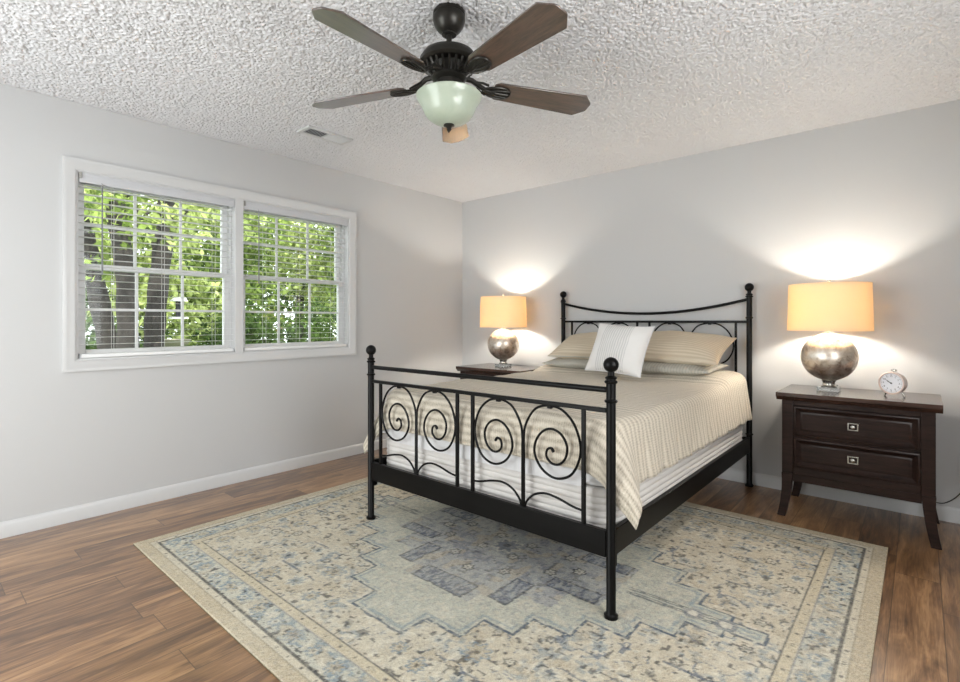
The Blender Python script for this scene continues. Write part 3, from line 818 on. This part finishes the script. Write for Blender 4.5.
def drape(name, mat, top, inset, dside, dfoot, flare, seed, ytop, st=.018, solid=0, amp=.010, hump=.05, gap=0, tip=1.0):
    R = .055; x0, x1 = BX0 + R - gap, BX1 - R + gap; y0 = BY0 + R - gap; RC = .09
    rr = random.Random(seed)
    ext_s = dside; ext_f = dfoot
    us = []; u = x0 - ext_s
    nu = int((x1 - x0 + 2 * ext_s) / st); nv = int((ytop - y0 + ext_f) / st)
    mb = MB(); mb.uv = []; vs = []
    ph = [rr.random() * 6.28 for _ in range(8)]
    for j in range(nv + 1):
        for i in range(nu + 1):
            p = x0 - ext_s + (x1 - x0 + 2 * ext_s) * i / nu; q = y0 - ext_f + (ytop - y0 + ext_f) * j / nv
            mb.uv.append((p, q))
            cx = min(max(p, x0 + RC), x1 - RC); cy = max(q, y0 + RC); dx, dy = p - cx, q - cy; r = math.hypot(dx, dy)
            if r > 1e-6: ux, uy = dx / r, dy / r
            if 0 < r <= RC or r <= 1e-6: cx, cy = p, q; r = 0
            else: cx += ux * RC; cy += uy * RC; r -= RC
            hz = 0
            tt = min(1, max(0, (cy + .62) / .16)); hz = hump * tt * tt * (3 - 2 * tt)
            hz *= 1 - .5 * max(0, (abs(cx - 2.05) - .6) / .14) ** 2
            wob = .004 * math.sin(7 * cx + 3 * cy + ph[0]) + .003 * math.sin(13 * cx - 9 * cy + ph[1]) + .002 * math.sin(31 * cy + 11 * cx + ph[2])
            wob *= min(1, inset)
            if r < 1e-6: vs.append((cx, cy, top + wob + hz)); continue
            if r < R * PI / 2: a = r / R; out = R * math.sin(a); dn = R * (1 - math.cos(a))
            else:
                e = r - R * PI / 2; out = R + flare * e; dn = R + e
                s = cy * 1. if abs(uy) < abs(ux) else cx * 1.
                corner = min(abs(ux), abs(uy)) * 1.4
                k = min(1, e / .22)
                w = amp * k * (math.sin(2 * PI * s / .21 + ph[3]) + .6 * math.sin(2 * PI * s / .093 + ph[4])) * (1 - corner)
                w += .035 * k * corner * (math.sin(math.atan2(abs(uy), abs(ux)) * 9 + ph[5])) * (1 if corner > 0 else 0)
                out += max(w, -flare * e) + amp * k
                out += corner * .42 * e * tip; dn = R + e * (1 - (1 - tip) * .6 * corner)
            ox, oy = ux * out, uy * out
            oy = max(oy, -(R + .017 * min(1, r / .2)) - (cy - y0))
            vs.append((cx + ox, cy + oy, top + wob * max(0, 1 - r / .05) + hz * max(0, 1 - r / .25) - dn))
    W = nu + 1
    fs = [(j * W + i, j * W + i + 1, (j + 1) * W + i + 1, (j + 1) * W + i) for j in range(nv) for i in range(nu)]
    mb.add(vs, fs, True)
    return mb.build(name, M[mat], None, solid=solid, auto=False)
o = drape('top_sheet', 'sheet', .742, 0, .285, .300, .03, 5, -.11, amp=.003, hump=.04, gap=.004, tip=.15)
tag(o, 'white sheet hanging just below the hem of the beige coverlet', 'sheet')
o = drape('coverlet', 'knit', .752, 1, .300, .235, .12, 9, -.115, st=.014, solid=.005, amp=.007, gap=.012)
tag(o, 'beige ribbed knit coverlet draped over the bed', 'coverlet')

def pillow(name, mat, W, Hh, T, loc, rot, label, cat, group=None, pinch=.05, n=36, pipemat=None, pw=.0):
    me = MB(); vs = []; fs = []
    def pt(u, v, s):
        x = W / 2 * u * (1 - pinch * (1 - v * v)) ; y = Hh / 2 * v * (1 - pinch * (1 - u * u))
        t = T / 2 * max(0, (1 - abs(u) ** 2.6) * (1 - abs(v) ** 2.6)) ** .55
        t *= 1 + .05 * math.sin(5 * u + 3 * v + W * 20) + .03 * math.sin(11 * v - 7 * u)
        return (x, y, s * t)
    def uvp(i): 
        q = i / n; return math.sin((q - .5) * PI) * .35 + (2 * q - 1) * .65
    W1 = n + 1
    for s in (1, -1):
        o = len(vs)
        for j in range(W1):
            for i in range(W1): vs.append(pt(uvp(i), uvp(j), s))
        for j in range(n):
            for i in range(n):
                f = (o + j * W1 + i, o + j * W1 + i + 1, o + (j + 1) * W1 + i + 1, o + (j + 1) * W1 + i)
                fs.append(f if s > 0 else f[::-1])
    me.add(vs, fs, True)
    ob = me.build(name, M[mat], None, auto=False)
    import bmesh
    bm = bmesh.new(); bm.from_mesh(ob.data); bmesh.ops.remove_doubles(bm, verts=bm.verts, dist=1e-4); bm.to_mesh(ob.data); bm.free()
    ob.location = loc; ob.rotation_euler = rot; tag(ob, label, cat, group)
    if pipemat:
        path = []
        for a, b_ in (((-1, -1), (1, -1)), ((1, -1), (1, 1)), ((1, 1), (-1, 1)), ((-1, 1), (-1, -1))):
            for k in range(14):
                q = k / 14; u = a[0] + (b_[0] - a[0]) * q; v = a[1] + (b_[1] - a[1]) * q
                p = pt(u, v, 1); path.append((p[0], p[1], 0))
        path.append(path[0]); 
        MB().tube(path, .0042, 6, caps=False).build('piping', M[pipemat], ob, local=True)
    return ob
TOPZ = .802
pillow('bed_pillow', 'sham_grey', .66, .44, .10, (2.37, -.36, TOPZ + .035), (math.radians(3), 0, 0), 'pale quilted pillow lying flat under the warm-lit right sham', 'pillow')
pillow('bed_pillow', 'sham_grey', .64, .44, .10, (1.72, -.36, TOPZ + .030), (math.radians(3), 0, 0), 'pale quilted pillow lying flat under the left sham by the far lamp', 'pillow')
pillow('pillow_sham', 'sham', .68, .43, .17, (2.40, -.325, .972), (math.radians(22), math.radians(2), math.radians(-1)), 'beige striped sham pillow on the right side of the bed', 'pillow', pipemat='sham')
pillow('pillow_sham', 'sham', .64, .42, .16, (1.75, -.325, .958), (math.radians(22), 0, math.radians(3)), 'beige striped sham pillow on the left side, half behind the white cushion', 'pillow', pipemat='sham_grey')
pillow('throw_pillow', 'throw', .42, .375, .15, (2.135, -.70, .968), (math.radians(62), math.radians(3), math.radians(-3)), 'square white pleated cushion propped up in the middle of the bed', 'cushion', pinch=.06, pipemat='sheet')

# ------------------------------------------------------------------ nightstands
def nightstand(loc, label):
    t = thing('nightstand', loc, label, 'nightstand', 'matching nightstands beside the bed')
    B = lambda m, name, mat, p=t, **k: m.build(name, M[mat], p, local=True, **k)
    m = MB()
    m.prism([(-.372, .716), (-.372, .738), (.372, .738), (.372, .716), (.350, .692), (-.350, .692)][::-1], -.238, .238, 'y')
    m.prism([(-.238, .692), (-.262, .716), (-.262, .738), (-.236, .738), (-.236, .692)], -.3715, .3715, 'x')
    B(m, 'top', 'espresso_top', bevel=.002)
    m = MB()
    m.box(-.344, -.286, -.232, .225, .258, .692); m.box(.286, .344, -.232, .225, .258, .692)          # sides with stiles
    m.box(-.286, .286, .205, .225, .258, .692)
    m.box(-.286, .286, -.226, -.205, .662, .692); m.box(-.286, .286, -.226, -.205, .475, .483); m.box(-.286, .286, -.226, .2, .258, .300)
    B(m, 'body', 'espresso', bevel=.0025)
    m = MB(); m.box(-.290, .290, -.222, -.20, .212, .2575); m.box(-.325, -.305, -.19, .19, .215, .2575); m.box(.305, .325, -.19, .19, .215, .2575)
    B(m, 'apron', 'espresso', bevel=.002)
    for sx in (-1, 1):
        for sy in (-1, 1):
            m = MB(); N = 7; vs = []; fs = []
            for k in range(N):
                q = k / (N - 1); z = .2575 * (1 - q); c = .022 * q * q
                xo = sx * (.346 + c - .004 * math.sin(PI * q)); xi = sx * (.288 + c + .016 * q)
                yo = sy * (.234 + c * .4) if sy < 0 else .228 + c * .3; yi = sy * (.184 + .012 * q)
                vs += [(xi, yi, z), (xo, yi, z), (xo, yo, z), (xi, yo, z)]
            for k in range(N - 1):
                for i in range(4): fs.append((k * 4 + i, k * 4 + (i + 1) % 4, (k + 1) * 4 + (i + 1) % 4, (k + 1) * 4 + i))
            fs += [(3, 2, 1, 0), tuple(range(4 * N - 4, 4 * N))]
            if sx * sy > 0: fs = [f[::-1] for f in fs]
            m.add(vs, fs); B(m, 'leg', 'espresso', bevel=.002)
    for z0, z1 in ((.4835, .6615), (.3005, .4745)):
        m = MB(); x0, x1 = -.2845, .2845
        # raised outer lip, sloping moulding, flat panel
        prof = [(0, -.206), (0, -.230), (.006, -.234), (.012, -.234), (.018, -.226), (.034, -.216), (.040, -.219), (.046, -.219)]
        frame_sweep(m, x0, x1, z0 + .001, z1 - .001, prof + [(.046, -.206)], flip=True)
        m.box(x0 + .044, x1 - .044, -.2188, -.206, z0 + .045, z1 - .045)
        d = B(m, 'drawer', 'espresso')
        zc = (z0 + z1) / 2
        k = MB(); 
        for a in (((-.025, -.018), (-.021, .021)), ((.018, .025), (-.021, .021)), ((-.018, .018), (-.021, -.015)), ((-.018, .018), (.015, .021))):
            k.box(a[0][0], a[0][1], -.229, -.2188, zc + a[1][0], zc + a[1][1])
        k.lathe([(.001, 0), (.006, 0), (.006, .010), (.0115, .014), (.0115, .020), (.007, .024), (.001, .0245)], 0, 0, 20, T=Matrix.Translation((0, -.2185, zc)) @ Matrix.Rotation(PI / 2, 4, 'X'))
        k.build('knob', M['chrome'], d, local=True, bevel=.001)
    return t
nightstand((3.440, -.292, 0), 'dark espresso two-drawer nightstand right of the bed with an alarm clock on it')
nightstand((.80, -.292, 0), 'dark espresso nightstand left of the bed near the corner, only its top showing')

# ------------------------------------------------------------------ lamps
def lamp(loc, label):
    t = thing('table_lamp', loc, label, 'table lamp', 'matching bedside table lamps')
    B = lambda m, name, mat, p=t, **k: m.build(name, M[mat], p, local=True, **k)
    m = MB(); m.box(-.056, .056, -.056, .056, .0, .024); B(m, 'base', 'crystal', bevel=.003)
    m = MB(); m.lathe([(.001, .0245), (.040, .0245), (.042, .030), (.034, .036), (.032, .052), (.038, .062), (.030, .068), (.001, .068)], 0, 0, 32); B(m, 'neck', 'chrome')
    R = .147; m = MB(); m.lathe([(max(.001, R * math.sin(PI * k / 28)), .206 - R * .985 * math.cos(PI * k / 28)) for k in range(29)], 0, 0, 48); B(m, 'globe', 'mercury')
    m = MB(); m.lathe([(.001, .345), (.030, .346), (.032, .352), (.020, .357), (.010, .362), (.010, .405), (.017, .408), (.017, .440), (.001, .441)], 0, 0, 24); B(m, 'socket', 'chrome')
    m = MB(); m.lathe([(.012, .4412), (.014, .455), (.027, .482), (.029, .498), (.025, .512), (.014, .522), (.001, .525)], 0, 0, 14); bb = B(m, 'bulb', 'bulb')
    m = MB(); r0, r1, za, zb, th = .219, .211, .368, .646, .0015
    m.lathe([(r0, za), (r1, zb), (r1 - th, zb), (r0 - th, za), (r0, za)], 0, 0, 64, cap=False); B(m, 'lamp_shade', 'shade')
    m = MB()
    for r, z in ((r0, za), (r1, zb)): m.lathe([(r + .0008, z - .003), (r + .0008, z + .003), (r - .002, z + .003), (r - .002, z - .003), (r + .0008, z - .003)], 0, 0, 64, cap=False)
    m2 = m; B(m2, 'shade_trim', 'shade')
    m = MB()
    for k in range(3):
        q = 2 * PI * k / 3; m.tube([(0, 0, .640), (r1 * math.cos(q), r1 * math.sin(q), .640)], .0016, 6)
    for sx in (-1, 1): m.tube(spline([(sx * .012, 0, .402), (sx * .045, 0, .44), (sx * .052, 0, .54), (sx * .03, 0, .615), (0, 0, .640)], 5), .0016, 6)
    B(m, 'harp', 'chrome')
    m = MB(); m.lathe([(.001, .642), (.007, .643), (.008, .649), (.004, .655), (.009, .663), (.009, .670), (.001, .678)], 0, 0, 16); B(m, 'finial', 'chrome')
    return t
lamp((3.302, -.275, .7382), 'globe table lamp with warm glowing drum shade on the right nightstand')
lamp((.775, -.275, .7382), 'globe table lamp glowing in the far corner left of the bed')

# ------------------------------------------------------------------ alarm clock
ck = thing('alarm_clock', (3.612, -.325, .7384), 'small round pale pink alarm clock on the right nightstand', 'clock', rot=(0, 0, math.radians(-24)))
B = lambda m, name, mat, p=ck, **k: m.build(name, M[mat], p, local=True, **k)
CZ = .076; TF = Matrix.Translation((0, 0, CZ)) @ Matrix.Rotation(PI / 2, 4, 'X')   # local z of lathe -> -y
m = MB(); m.lathe([(.001, -.032), (.042, -.032), (.056, -.020), (.060, -.004), (.061, .020), (.063, .024), (.063, .032), (.058, .034), (.055, .028), (.001, .028)], 0, 0, 48, T=TF); B(m, 'case', 'clock_body')
m = MB(); m.lathe([(.001, .0282), (.0545, .0282), (.0545, .029), (.001, .029)], 0, 0, 48, T=TF); B(m, 'dial', 'clock_face')
m = MB()
for k in range(60):
    q = 2 * PI * k / 60; l = .006 if k % 5 == 0 else .003; wd = .0009 if k % 5 == 0 else .0004
    T = TF @ Matrix.Rotation(q, 4, 'Z'); m.box(-wd, wd, .051 - l, .051, .0291, .0295, T)
B(m, 'minute_marks', 'black')
dg = None
num = MB()
for hnum in range(1, 13):
    cu = bpy.data.curves.new('numeral', 'FONT'); cu.body = str(hnum); cu.size = .013; cu.align_x = 'CENTER'; cu.align_y = 'CENTER'; cu.extrude = .0002; cu.resolution_u = 2
    to = bpy.data.objects.new('numeral', cu); COL.objects.link(to)
    bpy.context.view_layer.update()
    me = to.to_mesh(); q = PI / 2 - 2 * PI * hnum / 12
    T = TF @ Matrix.Translation((.0385 * math.cos(q), .0385 * math.sin(q), .0295))
    num.add([v.co.copy() for v in me.vertices], [tuple(p.vertices) for p in me.polygons], False, T)
    to.to_mesh_clear(); bpy.data.objects.remove(to)
B(num, 'numerals', 'black')
for ang, l, wd, zz in ((math.radians(62), .024, .0022, .0302), (math.radians(54), .038, .0014, .0310)):
    m = MB(); T = TF @ Matrix.Rotation(ang, 4, 'Z'); m.prism([(-wd, -.006), (wd, -.006), (wd * .5, l), (-wd * .5, l)], zz, zz + .0006, 'z', T); B(m, 'hand', 'black')
m = MB(); m.lathe([(.001, .029), (.004, .029), (.004, .032), (.001, .0322)], 0, 0, 16, T=TF); B(m, 'hand_pin', 'black')
for sx in (-1, 1):
    m = MB(); m.tube([(sx * .036, .004, CZ - .050), (sx * .046, .004, .006), (sx * .047, .004, .003)], [.004, .0045, .0028], 10); m.ball((sx * .047, .004, .0055), .0054, 12, 8); B(m, 'foot', 'chrome')
m = MB(); m.lathe([(.001, CZ + .060), (.006, CZ + .060), (.006, CZ + .066), (.014, CZ + .068), (.013, CZ + .075), (.001, CZ + .079)], 0, 0, 20); B(m, 'bell_button', 'chrome')

# ------------------------------------------------------------------ outlet, plug and cords
t = thing('wall_outlet', (3.925, -.004, .33), 'white wall outlet behind the grey plug at the right edge', 'outlet')
m = MB(); m.box(3.890, 3.960, -.006, -.0003, .272, .388); m.build('cover_plate', M['trim'], t, bevel=.002)
m = MB(); m.box(3.908, 3.942, -.009, -.0062, .338, .372); m.box(3.908, 3.942, -.009, -.0062, .288, .322); m.build('socket', M['vinyl'], t, bevel=.002)
t = thing('lamp_cord', (3.92, -.02, .0), 'dark lamp cord running up to a grey plug right of the nightstand', 'cord')
m = MB(); m.box(3.910, 3.940, -.036, -.0093, .290, .328); m.build('plug', M['cordgrey'], t, bevel=.004)
pts = [(3.925, -.034, .288), (3.920, -.036, .24), (3.895, -.036, .18), (3.85, -.034, .125), (3.80, -.034, .105), (3.70, -.034, .13), (3.58, -.030, .16), (3.45, -.030, .14), (3.38, -.030, .20), (3.345, -.0235, .45), (3.325, -.022, .70), (3.318, -.026, .748), (3.315, -.08, .7445), (3.310, -.16, .7425), (3.306, -.215, .7425)]
m = MB(); m.tube(spline(pts, 8), .0028, 8); m.build('cable', M['cord'], t)

# ------------------------------------------------------------------ outside the window
GZ = -.45
m = MB(); m.box(-26, -.16, -12, 22, GZ - .1, GZ); struct(m.build('ground_outside', M['grass']))
def leaves(parent, clusters, n, size, mat, seed, name='foliage'):
    rs = np.random.RandomState(seed); cl = np.array(clusters, float)
    wgt = cl[:, 3] * cl[:, 4] * cl[:, 5]; wgt = wgt / wgt.sum()
    ci = rs.choice(len(cl), n, p=wgt); d = rs.normal(size=(n, 3)); d /= np.linalg.norm(d, axis=1)[:, None]
    rad = rs.rand(n) ** .45
    # clumps: pull leaves towards random twig centres
    tw = rs.normal(size=(n // 26 + 1, 3)); tw /= np.linalg.norm(tw, axis=1)[:, None]; tw *= (rs.rand(len(tw)) ** .4)[:, None]
    ti = rs.randint(len(tw), size=n)
    loc = tw[ti] * .86 + d * (rs.rand(n) * .22)[:, None]
    p = cl[ci, :3] + loc * cl[ci, 3:6]
    s = size * (.6 + .8 * rs.rand(n)); a = rs.normal(size=(n, 3)); a /= np.linalg.norm(a, axis=1)[:, None]
    b = np.cross(a, rs.normal(size=(n, 3))); b /= np.linalg.norm(b, axis=1)[:, None]
    nn = np.cross(a, b)
    off = np.array(parent.location)
    v0 = p - a * s[:, None]; v1 = p + b * (s * .45)[:, None] + nn * (s * .12)[:, None]; v2 = p + a * s[:, None]; v3 = p - b * (s * .45)[:, None] + nn * (s * .12)[:, None]
    co = np.stack([v0, v1, v2, v3], 1).reshape(-1, 3) - off
    me = bpy.data.meshes.new(name); me.vertices.add(len(co)); me.vertices.foreach_set('co', co.ravel())
    me.loops.add(n * 4); me.loops.foreach_set('vertex_index', np.arange(n * 4, dtype=np.int32))
    me.polygons.add(n); me.polygons.foreach_set('loop_start', np.arange(0, n * 4, 4, dtype=np.int32)); me.update(calc_edges=True)
    me.materials.append(M[mat]); o = bpy.data.objects.new(name, me); COL.objects.link(o); o.parent = parent; return o
def trunk(parent, pts, r0, r1, seed, branches=()):
    rr = random.Random(seed); P = spline(pts, 10); n = len(P); m = MB()
    rad = [(r0 + (r1 - r0) * i / (n - 1)) * (1 + .35 * math.exp(-i / 3.)) * (1 + .06 * math.sin(i * 1.1 + seed)) for i in range(n)]
    m.tube(P, rad, 14)
    for (z, dx, dy, dz, r) in branches:
        k = min(range(n), key=lambda i: abs(P[i].z - z)); a = P[k]
        m.tube(spline([a, a + Vector((dx * .4, dy * .4, dz * .5)), a + Vector((dx, dy, dz))], 6), [r * (1 - .7 * i / 12) for i in range(13)], 8)
    return m.build('trunk', M['bark'], parent)
def tree(loc, label, tp, r0, r1, tseed, clusters, n, size, mat, seed, branches=(), group='trees outside the window'):
    t = thing('tree', (loc[0], loc[1], GZ), label, 'tree', group)
    trunk(t, tp, r0, r1, tseed, branches); leaves(t, clusters, n, size, mat, seed); return t
tree((-4.0, -2.25, GZ), 'leftmost grey tree trunk seen through the left window', [(-4.0, -2.12, GZ), (-4.0, -2.20, .6), (-4.0, -2.36, 1.6), (-4.1, -2.50, 2.6), (-4.2, -2.6, 4.0)], .125, .09, 1,
     [(-4.3, -2.1, 3.7, .9, 1.1, .9), (-4.5, -1.3, 4.1, .9, .9, .7), (-3.6, -2.6, 3.4, .5, .6, .7), (-3.7, -2.35, 1.85, .22, .22, .22), (-3.0, -2.35, 2.35, .3, .6, .42), (-3.1, -2.75, 1.75, .16, .25, .2)], 3600, .062, 'leaf_mid', 2, [(2.2, .3, .5, .7, .04)])
tree((-3.4, -2.19, GZ), 'thick dark tree trunk, second from the left in the window', [(-3.4, -2.16, GZ), (-3.4, -2.18, .8), (-3.4, -2.20, 1.7), (-3.5, -2.28, 2.6), (-3.6, -2.3, 4.0)], .120, .095, 3,
     [(-3.7, -1.7, 3.6, .9, 1.0, .8), (-3.5, -2.5, 2.55, .4, .45, .35), (-3.05, -1.75, 2.35, .3, .5, .4)], 3200, .062, 'leaf_bright', 4, [(2.0, -.2, .6, .8, .035)])
tree((-3.8, -1.76, GZ), 'pale grey tree trunk by the white feeder, third from the left', [(-3.8, -1.80, GZ), (-3.8, -1.79, .8), (-3.8, -1.74, 1.6), (-3.8, -1.64, 2.6), (-3.9, -1.5, 4.0)], .130, .10, 5,
     [(-4.3, -1.0, 3.2, 1.0, .9, .75), (-4.6, -.4, 2.9, .7, .6, .5)], 2600, .062, 'leaf_bright', 6, [(2.1, -.3, .5, .8, .04), (1.9, .1, -.4, .9, .03)])
tree((-7.4, -1.2, GZ), 'yellow-green leafy tree behind the trunks in the left window', [(-7.4, -1.2, GZ), (-7.4, -1.1, 1.2), (-7.5, -1.2, 2.6), (-7.5, -1.1, 4.2)], .13, .08, 7,
     [(-7.4, -1.3, 2.9, 1.2, 1.6, 1.7), (-7.2, -.6, 1.5, 1.0, 1.3, 1.0)], 6500, .075, 'leaf_bright', 8)
tree((-8.2, 1.0, GZ), 'deep green leafy tree seen between the two window panes', [(-8.2, 1.0, GZ), (-8.2, 1.1, 1.4), (-8.3, 1.0, 3.0), (-8.3, 1.1, 4.4)], .13, .08, 9,
     [(-8.0, .8, 1.5, 1.1, 1.5, 1.3), (-8.2, 1.0, 3.3, 1.2, 1.6, 1.2)], 7000, .075, 'leaf_mid', 10)
tree((-9.5, 3.6, GZ), 'bright leafy tree behind the right window pane', [(-9.5, 3.6, GZ), (-9.5, 3.5, 1.4), (-9.5, 3.6, 3.0), (-9.4, 3.6, 4.6)], .14, .08, 11,
     [(-9.0, 3.2, 3.2, 1.4, 1.9, 1.5), (-9.2, 4.4, 2.2, 1.2, 1.6, 1.4)], 7500, .08, 'leaf_bright', 12)
tree((-8.0, 4.2, GZ), 'mid green tree at the far right of the right window pane', [(-8.0, 4.2, GZ), (-8.0, 4.2, 1.4), (-8.0, 4.3, 3.0), (-8.0, 4.3, 4.2)], .12, .07, 13,
     [(-7.8, 4.0, 3.6, 1.0, 1.3, 1.1), (-7.6, 3.9, 2.2, .8, 1.0, .7)], 3500, .075, 'leaf_mid', 14)
tree((-13., -1.6, GZ), 'far deep green tree seen low behind the trunks', [(-13, -1.6, GZ), (-13, -1.6, 2.0), (-13, -1.5, 4.0)], .18, .12, 15,
     [(-13, -1.8, 2.2, 1.6, 2.6, 2.4)], 6000, .10, 'leaf_dark', 16)
tree((-14., 3.0, GZ), 'far deep green tree behind the leafy middle trees', [(-14, 3.0, GZ), (-14, 3.0, 2.0), (-14, 3.0, 4.2)], .18, .12, 17,
     [(-14, 3.0, 2.2, 1.6, 3.2, 2.5)], 7000, .11, 'leaf_dark', 18)
tree((-13.5, 8.0, GZ), 'far deep green tree toward the right end of the yard', [(-13.5, 8.0, GZ), (-13.5, 8.0, 2.0), (-13.5, 8.0, 4.2)], .18, .12, 19,
     [(-13.5, 8.0, 2.2, 1.6, 3.2, 2.5)], 7000, .11, 'leaf_dark', 20)
def shrub(loc, label, cl, n, size, mat, seed):
    t = thing('shrub', (loc[0], loc[1], GZ), label, 'shrub', 'shrubs outside the window')
    m = MB()
    rr = random.Random(seed)
    for k in range(6):
        q = rr.random() * 6.28; m.tube([(loc[0], loc[1], GZ), (loc[0] + .2 * math.cos(q), loc[1] + .2 * math.sin(q), GZ + .6), (loc[0] + .4 * math.cos(q), loc[1] + .4 * math.sin(q), GZ + 1.2)], [.02, .015, .006], 6)
    m.build('stem', M['bark'], t); leaves(t, cl, n, size, mat, seed); return t
shrub((-6.2, .55), 'dense deep green shrub filling the lower right of the left window', [(-6.2, .45, .6, .7, .95, 1.05)], 5200, .05, 'leaf_dark', 31)
shrub((-6.4, 2.2), 'dense green shrub low behind the right window pane', [(-6.4, 2.1, .6, .7, 1.1, 1.15)], 5200, .05, 'leaf_dark', 32)
shrub((-7.0, -1.4), 'deep green shrub low between the tree trunks', [(-7.0, -1.5, .5, .7, 1.2, .95)], 4600, .05, 'leaf_dark', 33)
# feeder and birdbath beside the pale trunk
t = thing('bird_feeder', (-3.62, -1.56, 1.19), 'small white bird feeder hanging beside the pale tree trunk', 'bird feeder')
m = MB(); m.prism([(-.085, 1.43), (-.02, 1.475), (.06, 1.47), (.085, 1.43), (.085, 1.42), (-.085, 1.42)][::-1], -3.69, -3.55, 'x', Matrix.Translation((0, -1.56, 0))); m.build('roof', M['vinyl'], t)
m = MB(); m.box(-3.65, -3.59, -1.585, -1.535, 1.215, 1.42); m.build('seed_hopper', M['grille_dark'], t)
m = MB(); m.box(-3.69, -3.55, -1.655, -1.465, 1.19, 1.213); m.build('tray', M['vinyl'], t)
m = MB(); m.tube([(-3.62, -1.56, 1.475), (-3.62, -1.56, 1.62), (-3.62, -1.59, 1.64)], .004, 6); m.build('hanger', M['iron'], t)
t = thing('birdbath', (-4.3, -1.42, GZ), 'pale stone birdbath standing right of the pale trunk', 'birdbath')
m = MB(); m.lathe([(.001, GZ), (.17, GZ), (.16, GZ + .05), (.07, GZ + .12), (.055, .4), (.08, .78), (.001, .78)], -4.3, -1.42, 24); m.build('pedestal', M['bath'], t)
m = MB(); m.lathe([(.001, .78), (.10, .78), (.20, .83), (.245, .90), (.235, .90), (.19, .855), (.001, .84)], -4.3, -1.42, 28); m.build('basin', M['bath'], t)
